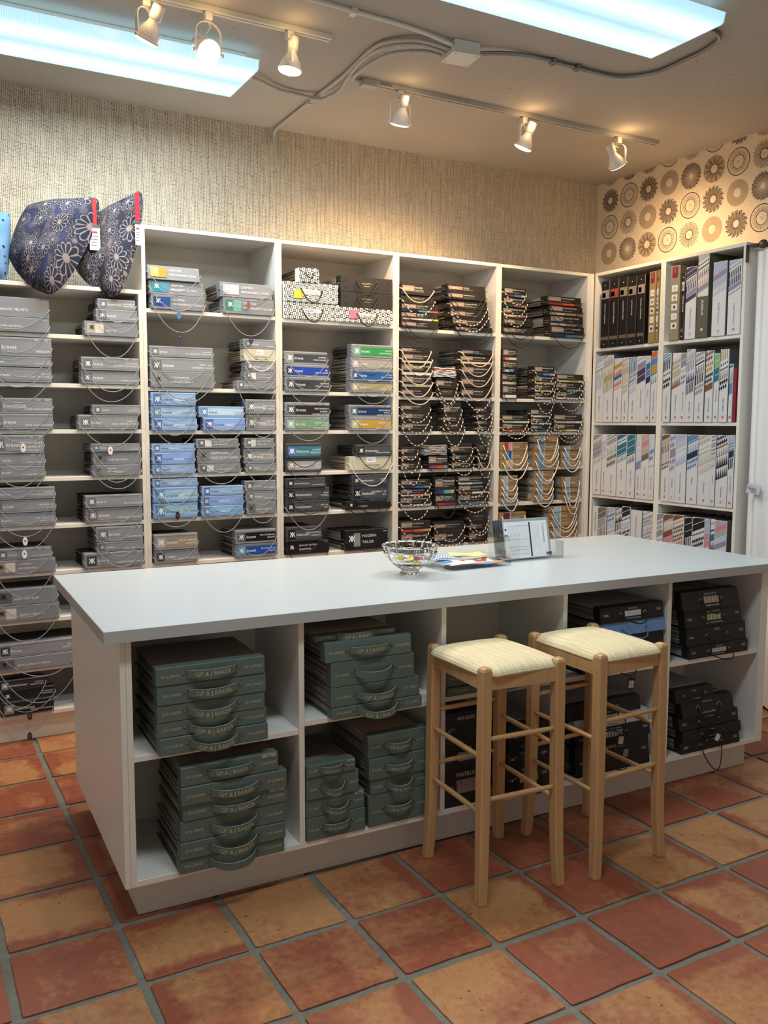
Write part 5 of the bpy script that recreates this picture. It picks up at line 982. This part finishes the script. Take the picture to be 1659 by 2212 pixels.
def cushion(label, quad, mt, thick=.12, ribbon=None, bw=.70):
    """quad: (px, py, depth y) of the corners TL, TR, BR, BL; the cover is a puffed patch between them"""
    C = [hit(u, v, 1, y) for u, v, y in quad]; base = min(C, key=lambda p: p.z).copy(); root = empty('cushion', base, 0, label, 'cushion', 'cushions on the low shelving unit'); N = 24
    TL, TR, BR, BL = [c-base for c in C]; nrm = ((TR-BL).cross(TL-BR)).normalized()
    if nrm.y > 0: nrm = -nrm
    ctr = (TL+TR+BR+BL)/4; q = MB(); vs = []
    for lay in (1, -1):
        for i in range(N+1):
            for j in range(N+1):
                u, v = i/N, j/N; a, b = 2*u-1, 2*v-1
                p = (BL*(1-u)+BR*u)*(1-v)+(TL*(1-u)+TR*u)*v
                bow = (1-b*b)*(bw*max(0, a)**4+.16*max(0, -a)**4)+(1-a*a)*(.05*max(0, b)**4+.16*max(0, -b)**4); p = p+(p-ctr)*bow
                t = thick*((1-a**4)*(1-b**4))**.6*lay/2*(1+.07*math.sin(5*a+3*b)+.06*math.sin(9*b-4*a))
                vs.append(tuple(p+nrm*t))
    M_ = (N+1)**2; idx = lambda l, i, j: l*M_+i*(N+1)+j; fs = []
    for i in range(N):
        for j in range(N): fs += [(idx(0, i, j), idx(0, i+1, j), idx(0, i+1, j+1), idx(0, i, j+1)), (idx(1, i, j), idx(1, i, j+1), idx(1, i+1, j+1), idx(1, i+1, j))]
    q.poly(vs, fs, mt)
    uvs = [(i/N*.45, j/N*.45) for lay in (0, 1) for i in range(N+1) for j in range(N+1)]
    for fi, f in enumerate(q.f): q.uv[fi] = [uvs[k_] for k_ in f]
    q.build('cover', root, True)
    if ribbon:
        (ru, rv0, rv1, tw_, tv1, yy) = ribbon
        p0, p1, p2 = hit(ru, rv0, 1, yy)-base, hit(ru, rv1, 1, yy)-base, hit(ru, tv1, 1, yy)-base; x, y, z0, z1, z2 = p0.x, p0.y, p0.z, p1.z, p2.z
        a = MB(); a.cbox(x-.011, x+.009, y-.002, y+.001, z1, z0, mat('red_ribbon', '#c3202c', .35), .001); a.build('red_ribbon', root)
        b = MB(); b.cbox(x-tw_, x+tw_*.85, y-.005, y-.003, z2, z1+.004, mat('card_tag', '#d9d9de', .4, noise=0), .001); b.build('price_tag', root)
        b = MB(); hh = z1-z2
        for k_ in range(4): b.quad(x-tw_*.8, x+tw_*(.5-.1*k_), z2+hh*(.55-.12*k_), z2+hh*(.58-.12*k_), flat('5b5e66'), y-.0056)
        b.quad(x-tw_*.7, x+tw_*.4, z2+hh*.68, z2+hh*.76, flat('a0304a'), y-.0056); b.quad(x-tw_, x+tw_*.85, z2+hh*.9, z1+.004, DG, y-.0056); tag(b.build('tag_print', root), kind='stuff')
cushion('navy floral cushion with red ribbon, middle of the three cushions', [(60, 444, .10), (198, 428, .07), (98, 632, -.035), (20, 556, .04)], floral('navy_floral_a', '#121e4c', '#4a4650', '#7d7672', 8.), .17, (203, 430, 487, .026, 541, .02))
cushion('navy floral cushion with red ribbon leaning on the tall unit', [(196, 474, .15), (299, 413, .06), (246, 642, -.03), (158, 572, .12)], floral('navy_floral_b', '#0b0f24', '#635350', '#857b75', 8.5), .11, (296, 416, 480, .014, 530, -.03), .50)
cushion('plush blue cushion with black marks, at the left picture edge', [(-95, 470, .12), (20, 458, .10), (14, 606, .02), (-95, 606, .04)], dot_mat('blue_plush', '#5d83a8', '#161d2c', 26, .22), .14, None, .1)

# ================================================================ ceiling fittings
def lens_mat(ymid):
    n = NT('fluorescent_lens'); o = n.obj(); sp = n.n('SeparateXYZ'); n.set(sp.inputs[0], o)
    t = n.math('ABSOLUTE', n.math('SUBTRACT', n.math('ABSOLUTE', sp.outputs[1]), .105)); tube = n.ramp(t, .10, .0)
    rib = n.math('PINGPONG', n.math('MULTIPLY', sp.outputs[0], 110), .5)
    st = n.math('MULTIPLY', n.math('ADD', .55, n.math('MULTIPLY', tube, .75)), n.math('ADD', .85, n.math('MULTIPLY', rib, .5)))
    n.b.inputs['Base Color'].default_value = (.25, .3, .32, 1); n.b.inputs['Roughness'].default_value = .25
    n.b.inputs['Emission Color'].default_value = (.50, .82, 1.0, 1); n.set(n.b.inputs['Emission Strength'], n.math('MULTIPLY', st, TUBE_W)); return n.m
LENS = lens_mat(0)
def fluoro(x0, x1, y0, y1, label):
    root = empty('fluorescent_fixture', ((x0+x1)/2, (y0+y1)/2, HC), 0, label, 'ceiling light', 'fluorescent ceiling fixtures'); w, d_ = (x1-x0)/2, (y1-y0)/2
    q = MB(); q.cbox(-w+.02, w-.02, -d_*.62, d_*.62, -.045, -.0005, WPAINT, .002); q.build('housing', root)
    q = MB(); pr = [(-d_, -.048), (-d_*.96, -.083), (-d_*.9, -.089), (d_*.9, -.089), (d_*.96, -.083), (d_, -.048), (d_*.8, -.0455), (-d_*.8, -.0455)]
    n_ = len(pr); vs = [(-w, y, z) for y, z in pr]+[(w, y, z) for y, z in pr]
    q.poly(vs, [(i, (i+1) % n_, n_+(i+1) % n_, n_+i) for i in range(n_)], LENS); q.build('lens', root)
    for sx in (-1, 1):
        q = MB(); vs = [(sx*(w+.0006), y*1.01, z) for y, z in pr]+[(sx*(w+.006), y*1.01, z) for y, z in pr]
        q.poly(vs, [tuple(range(n_)), tuple(range(n_, 2*n_))]+[(i, (i+1) % n_, n_+(i+1) % n_, n_+i) for i in range(n_)], mat('lens_end_cap', '#cfe0e6', .3, noise=0, emit=(.55, .82, 1, 1), es=.35)); q.build('end_cap', root)
    L_ = bpy.data.lights.new('tube_light', 'AREA'); L_.shape = 'RECTANGLE'; L_.size = 2*w-.04; L_.size_y = 2*d_-.04; L_.energy = FLUO_W; L_.color = (.84, .95, 1.0)
    lo = bpy.data.objects.new('tube_light', L_); COL.objects.link(lo); lo.parent = root; lo.location = (0, 0, -.095)
fluoro(-.715, .505, -.565, -.165, 'lit fluorescent ceiling fixture over the cushions')
fluoro(.69, 1.91, -1.875, -1.475, 'lit fluorescent ceiling fixture over the island')
fluoro(-.715, .505, -3.2, -2.8, 'added fluorescent ceiling fixture overhead in the room, unseen and out of frame')  # added unseen fixture, assumed for the room; lights floor and island front

def track(x0, x1, y, label, mt, feed=False):
    root = empty('light_track', (x0, y, HC), 0, label, 'light track'); L = x1-x0
    q = MB(); q.cbox(0, L, -.018, -.006, -.022, -.0004, mt, .001); q.build('rail', root)
    q = MB(); q.cbox(0, L, .006, .018, -.022, -.0004, mt, .001); q.build('rail', root)
    q = MB(); q.box(0, L, -.0058, .0058, -.010, -.0004, mat('track_slot', '#3a3937', .6)); q.build('slot', root)
    if feed:
        q = MB(); q.cbox(-.075, -.002, -.022, .022, -.034, -.0004, mt, .002); q.build('feed_box', root)
        q = MB(); q.quad(.02, .085, -.019, -.004, flat('8d8a84'), -.0186); q.build('printed_label', root)
track(-1.6, .727, -.835, 'white light track with three lamps beside the fluorescent fixture', WPAINT)
track(1.13, 2.99, -.485, 'grey light track with three lamps along the grasscloth wall', GREYTRK, True)
n = NT('bulb_glass'); n.b.inputs['Base Color'].default_value = lin('#c9c8c6'); n.b.inputs['Roughness'].default_value = .25; n.b.inputs['Emission Color'].default_value = (1, .75, .45, 1); n.b.inputs['Emission Strength'].default_value = .06; BULBG = n.m
BFACE = mat('bulb_face', '#fff3dc', .3, noise=0, emit=(1, .80, .52, 1), es=5.); BRIM = mat('bulb_rim_glow', '#ffe6b8', .3, noise=0, emit=(1, .72, .36, 1), es=3.2)
def lamp(x, y, aim, label, power, glow=.006):
    root = empty('track_lamp', (x, y, HC-.0226), 0, label, 'track light', 'track lamps')
    q = MB(); q.cbox(-.015, .015, -.017, .017, -.032, -.0002, WPAINT, .002); q.build('track_adapter', root)
    aim = Vector(aim).normalized(); pz = -.150
    # yoke: flat bent strip
    q = MB(); pts = []
    for i in range(25):
        t = i/24
        if t < .3: pts.append((-.054, 0, pz+(t/.3)*.070))
        elif t > .7: pts.append((.054, 0, pz+((1-t)/.3)*.070))
        else: a = math.pi*(1-(t-.3)/.4); pts.append((.054*math.cos(a), 0, pz+.070+.044*math.sin(a)))
    for i in range(24):
        a, b = Vector(pts[i]), Vector(pts[i+1]); d = (b-a).normalized(); nn = Vector((-d.z, 0, d.x))*.0012; e = Vector((0, .0065, 0))
        q.poly([a-e-nn, a+e-nn, b+e-nn, b-e-nn, a-e+nn, a+e+nn, b+e+nn, b-e+nn], [(3, 2, 1, 0), (4, 5, 6, 7), (0, 1, 5, 4), (2, 3, 7, 6), (1, 2, 6, 5), (3, 0, 4, 7)], WPAINT)
    # turn the yoke so the lamp's axis lies in its swing plane
    yaw = math.atan2(aim.y, aim.x)+math.pi/2 if (abs(aim.x)+abs(aim.y)) > .12 else 0
    yo = q.build('yoke', root); yo.rotation_euler = (0, 0, yaw)
    R_ = aim.to_track_quat('Z', 'Y').to_matrix().to_4x4(); T = Matrix.Translation((0, 0, pz)) @ R_ @ Matrix.Translation((0, 0, -.012))
    q = MB(); q.lathe([(.0001, -.118), (.022, -.118), (.0245, -.114), (.0245, -.066), (.021, -.062)], WPAINT, 20, T); q.build('socket', root, True)
    q = MB(); q.lathe([(.0205, -.064), (.021, -.052), (.030, -.036), (.040, -.016), (.0455, .004), (.046, .014)], BULBG, 24, T); b = q.build('bulb', root, True)
    q = MB(); q.lathe([(.046, .0142), (.0475, .018), (.045, .021)], BRIM, 24, T); q.build('rim_glow', b, True)
    q = MB(); q.lathe([(.045, .021), (.03, .0255), (.0001, .027)], BFACE, 24, T); q.build('bulb_face', b, True)
    q = MB(); q.lathe([(.0482, .008), (.0495, .008), (.0495, .0165), (.0482, .0165), (.0482, .008)], WPAINT, 24, T); q.build('holder_ring', root, True)
    side = Vector((math.cos(yaw), math.sin(yaw), 0))
    for s in (-1, 1):
        q = MB(); c = Vector((0, 0, pz))+side*s*.0565; q.tube([c, c+side*s*.008], .0068, WPAINT, 10); q.build('knob', root, True)
    q = MB(); top = T @ Vector((0, .018, -.112)); q.tube([(0, .002, -.034), (.012, .004, -.052), tuple((top+Vector((.012, 0, -.01)))), tuple(top)], .0024, WPAINT, 6); q.build('wire', root, True)
    L_ = bpy.data.lights.new('bulb_light', 'SPOT'); L_.energy = power; L_.color = WARM; L_.spot_size = math.radians(125); L_.spot_blend = 1.0; L_.shadow_soft_size = .04
    lo = bpy.data.objects.new('bulb_light', L_); COL.objects.link(lo); lo.parent = root; p = T @ Vector((0, 0, .045)); lo.location = p; lo.rotation_euler = aim.to_track_quat('-Z', 'Y').to_euler()
    G = bpy.data.lights.new('bulb_glow', 'POINT'); G.energy = power*glow; G.color = (1, .62, .28); G.shadow_soft_size = .03
    go = bpy.data.objects.new('bulb_glow', G); COL.objects.link(go); go.parent = root; go.location = T @ Vector((0, .0, .0))+Vector((0, -.0, .0)); go.location = (0.0, -.075, -.06)
lamp(-.052, -.835, (-.30, .42, -.85), 'white track lamp tilted left over the fluorescent fixture, leftmost', SPOT_W*.6, .012)
lamp(.192, -.835, (.10, -.80, -.55), 'white track lamp facing the viewer with glowing bulb', SPOT_W*.6)
lamp(.540, -.835, (-.12, .05, -1.), 'white track lamp pointing down at the end of the white track', SPOT_W*.6)
lamp(1.268, -.485, (.02, .40, -.90), 'white track lamp nearest the feed box of the grey track', SPOT_W*.9)
lamp(2.022, -.485, (-.22, .36, -.90), 'white track lamp in the middle of the grey track', SPOT_W*1.15)
lamp(2.690, -.485, (.62, .10, -.78), 'white track lamp with glowing rim near the sunburst wallpaper', SPOT_W*.55, .014)

# conduits, box, cables (all lie on the ceiling)
def smooth(pts, k_=6):
    P_ = [Vector(p) for p in pts]; out = []
    for i in range(len(P_)-1):
        a, b, c, d = P_[max(0, i-1)], P_[i], P_[i+1], P_[min(len(P_)-1, i+2)]
        for s in range(k_):
            t = s/k_; out.append(.5*((2*b)+(c-a)*t+(2*a-5*b+4*c-d)*t*t+(3*b-a-3*c+d)*t**3))
    return out+[P_[-1]]
zc_ = HC-.012
def pipe(name, pts, r, mt, label, flex=False, straps=()):
    root = empty(name, pts[0], 0, label, 'cable' if flex else 'conduit'); P_ = smooth(pts, 26 if flex else 8); o0 = Vector(pts[0]); q = MB()
    q.tube([p-o0 for p in P_], r, mt, 8, rf=(lambda t: 1+.16*math.sin(t*len(P_)*1.57)) if flex else None); q.build('tube', root, True)
    for s in straps:
        c = Vector(s)-o0; q = MB(); q.cbox(c.x-.012, c.x+.012, c.y-.018, c.y+.018, c.z-.013, c.z+.012, mt, .002); q.build('strap', root)
FLEX = mat('painted_flex', '#bdb9b2', .5, noise=.05)
root = empty('junction_box', (1.265, -1.02, HC), -.12, 'white square junction box on the ceiling', 'junction box')
q = MB(); q.cbox(-.062, .062, -.062, .062, -.052, -.0004, WPAINT, .002); q.build('box_body', root); q = MB(); q.cbox(-.066, .066, -.066, .066, -.056, -.0525, WPAINT, .0015); q.build('cover_plate', root)
for x_ in (-.05, .05):
    for y_ in (-.05, .05): q = MB(); q.lathe([(.0001, -.0585), (.004, -.0575), (.004, -.0562)], METAL, 8, Matrix.Translation((x_, y_, 0))); q.build('screw', root)
pipe('steel_conduit', [(1.335, -1.06, zc_-.02), (1.44, -1.10, zc_-.012), (1.60, -1.11, zc_), (1.95, -1.11, zc_), (2.09, -1.13, zc_), (2.19, -1.24, zc_), (2.20, -1.40, zc_), (2.19, -1.55, zc_), (2.13, -1.66, zc_), (1.95, -1.69, zc_)], .0095, GALV, 'bare steel conduit bending round the fluorescent fixture', False, [(1.70, -1.11, zc_), (1.84, -1.11, zc_)])
pipe('painted_conduit', [(.20, -1.13, zc_), (.488, -1.113, zc_), (.95, -1.09, zc_), (1.195, -1.06, zc_-.012)], .0085, WPAINT, 'white painted conduit running into the junction box', False, [(.7, -1.10, zc_)])
pipe('painted_conduit', [(.965, YB-.012, HC-.075), (.965, YB-.02, HC-.03), (.962, .30, zc_), (.956, -.20, zc_), (.954, -.50, zc_), (.93, -.80, zc_), (.95, -.93, zc_-.004), (1.05, -1.02, zc_-.01), (1.195, -1.03, zc_-.018)], .0085, FLEX, 'painted conduit running from the grasscloth wall to the box', False, [(.957, -.1, zc_)])
pipe('flexible_cable', [(.515, -.36, HC-.045), (.60, -.30, HC-.03), (.741, -.214, HC-.022), (.87, -.19, HC-.018), (.963, -.23, HC-.034), (1.0, -.36, HC-.028), (.972, -.50, HC-.026), (.94, -.72, HC-.020), (.955, -.90, HC-.028), (1.06, -1.00, HC-.03), (1.195, -.995, HC-.03)], .0095, FLEX, 'grey ribbed flexible cable from the left fluorescent fixture', True)
pipe('flexible_cable', [(1.050, -.485, HC-.016), (1.01, -.50, HC-.018), (.975, -.56, HC-.034), (.972, -.74, HC-.034), (1.0, -.88, HC-.036), (1.10, -.965, HC-.036), (1.195, -.968, HC-.034)], .009, FLEX, 'ribbed flexible cable from the grey track feed to the box', True)

# ================================================================ curtain beside the trim books
SHEER = mat('white_linen_curtain', '#eceae8', .85, noise=.03, scale=200, bump=.25)
cxx = 3.004; q = MB(); N = 110; rows = []; y0c, y1c = -1.195, -2.35
for zz, amp in ((2.405, .012), (1.6, .018), (.8, .020), (.02, .020)):
    rows.append([(cxx+amp*math.sin(i/N*2*math.pi*8.5+.9)+.004*math.sin(i*.7), y0c+(y1c-y0c)*i/N, zz) for i in range(N+1)])
vs = [p for r in rows for p in r]; M_ = N+1; fs = [(a*M_+i, a*M_+i+1, (a+1)*M_+i+1, (a+1)*M_+i) for a in range(3) for i in range(N)]
k0 = len(vs); vs += [(x+.0015, y, z) for x, y, z in vs]; fs += [tuple(k0+j for j in f)[::-1] for f in list(fs)]
for a in range(3): fs.append((a*M_, (a+1)*M_, k0+(a+1)*M_, k0+a*M_))
q.poly(vs, fs, SHEER); root = empty('curtain', (0, 0, 0), 0, 'white linen curtain hanging at the right end of the shelves', 'curtain'); q.build('curtain_panel', root, True)
q = MB(); c = Vector((2.966, -1.262, 1.172)); a_ = .055
q.poly([(c.x, c.y+.028, c.z+.03), (c.x+.004, c.y-.05, c.z+.018), (c.x-.012, c.y-.05, c.z-.028), (c.x-.016, c.y+.03, c.z-.02), (c.x+.0015, c.y+.028, c.z+.03), (c.x+.0055, c.y-.05, c.z+.018), (c.x-.0105, c.y-.05, c.z-.028), (c.x-.0145, c.y+.03, c.z-.02)],
       [(0, 1, 2, 3), (7, 6, 5, 4), (0, 4, 5, 1), (1, 5, 6, 2), (2, 6, 7, 3), (3, 7, 4, 0)], mat('tag_plastic', '#b4b5ba', .25, noise=0)); q.build('sample_tag', root)
q = MB(); t_ = MB(); t_.text('Nobile', 0, 0, .02, flat('2c2c30'), y=0); 
q.poly([(c.x-.006+.26*(z-x*.18-.028), c.y+.018-x*1.0, c.z+.002+z-x*.18) for x, y, z in t_.v], t_.f, flat('2c2c30')); q.poly([(c.x-.017, c.y-.005-d_, c.z-.012-d_*.15+e_) for d_, e_ in ((0, 0), (.03, 0), (.03, .003), (0, .003))], [(0, 1, 2, 3)], flat('55565c')); q.build('tag_print', root)
BRZ = mat('bronze_metal', '#5e554c', .4, metal=.5, noise=.05)
root = empty('curtain_rod', (cxx+.03, -1.19, 2.435), 0, 'bronze curtain rod with round finial above the white curtain', 'curtain rod')
q = MB(); q.tube([(0, -.02, 0), (0, -1.2, 0)], .010, BRZ, 12); q.build('rod', root, True)
q = MB(); q.lathe([(.0001, -.012), (.020, -.012), (.022, -.008), (.022, .008), (.020, .012), (.0001, .012)], BRZ, 20, Matrix.Translation((-.035, -.045, 0)) @ Matrix.Rotation(math.radians(-38), 4, 'Z') @ Matrix.Rotation(math.pi/2, 4, 'X')); q.build('finial', root, True)
q = MB(); q.cbox(-.075, -.053, .022, .0285, -.085, .004, BRZ, .001); q.build('bracket', root); q = MB(); q.cbox(-.066, -.006, -.03, .022, -.006, .004, BRZ, .001); q.build('bracket_arm', root)
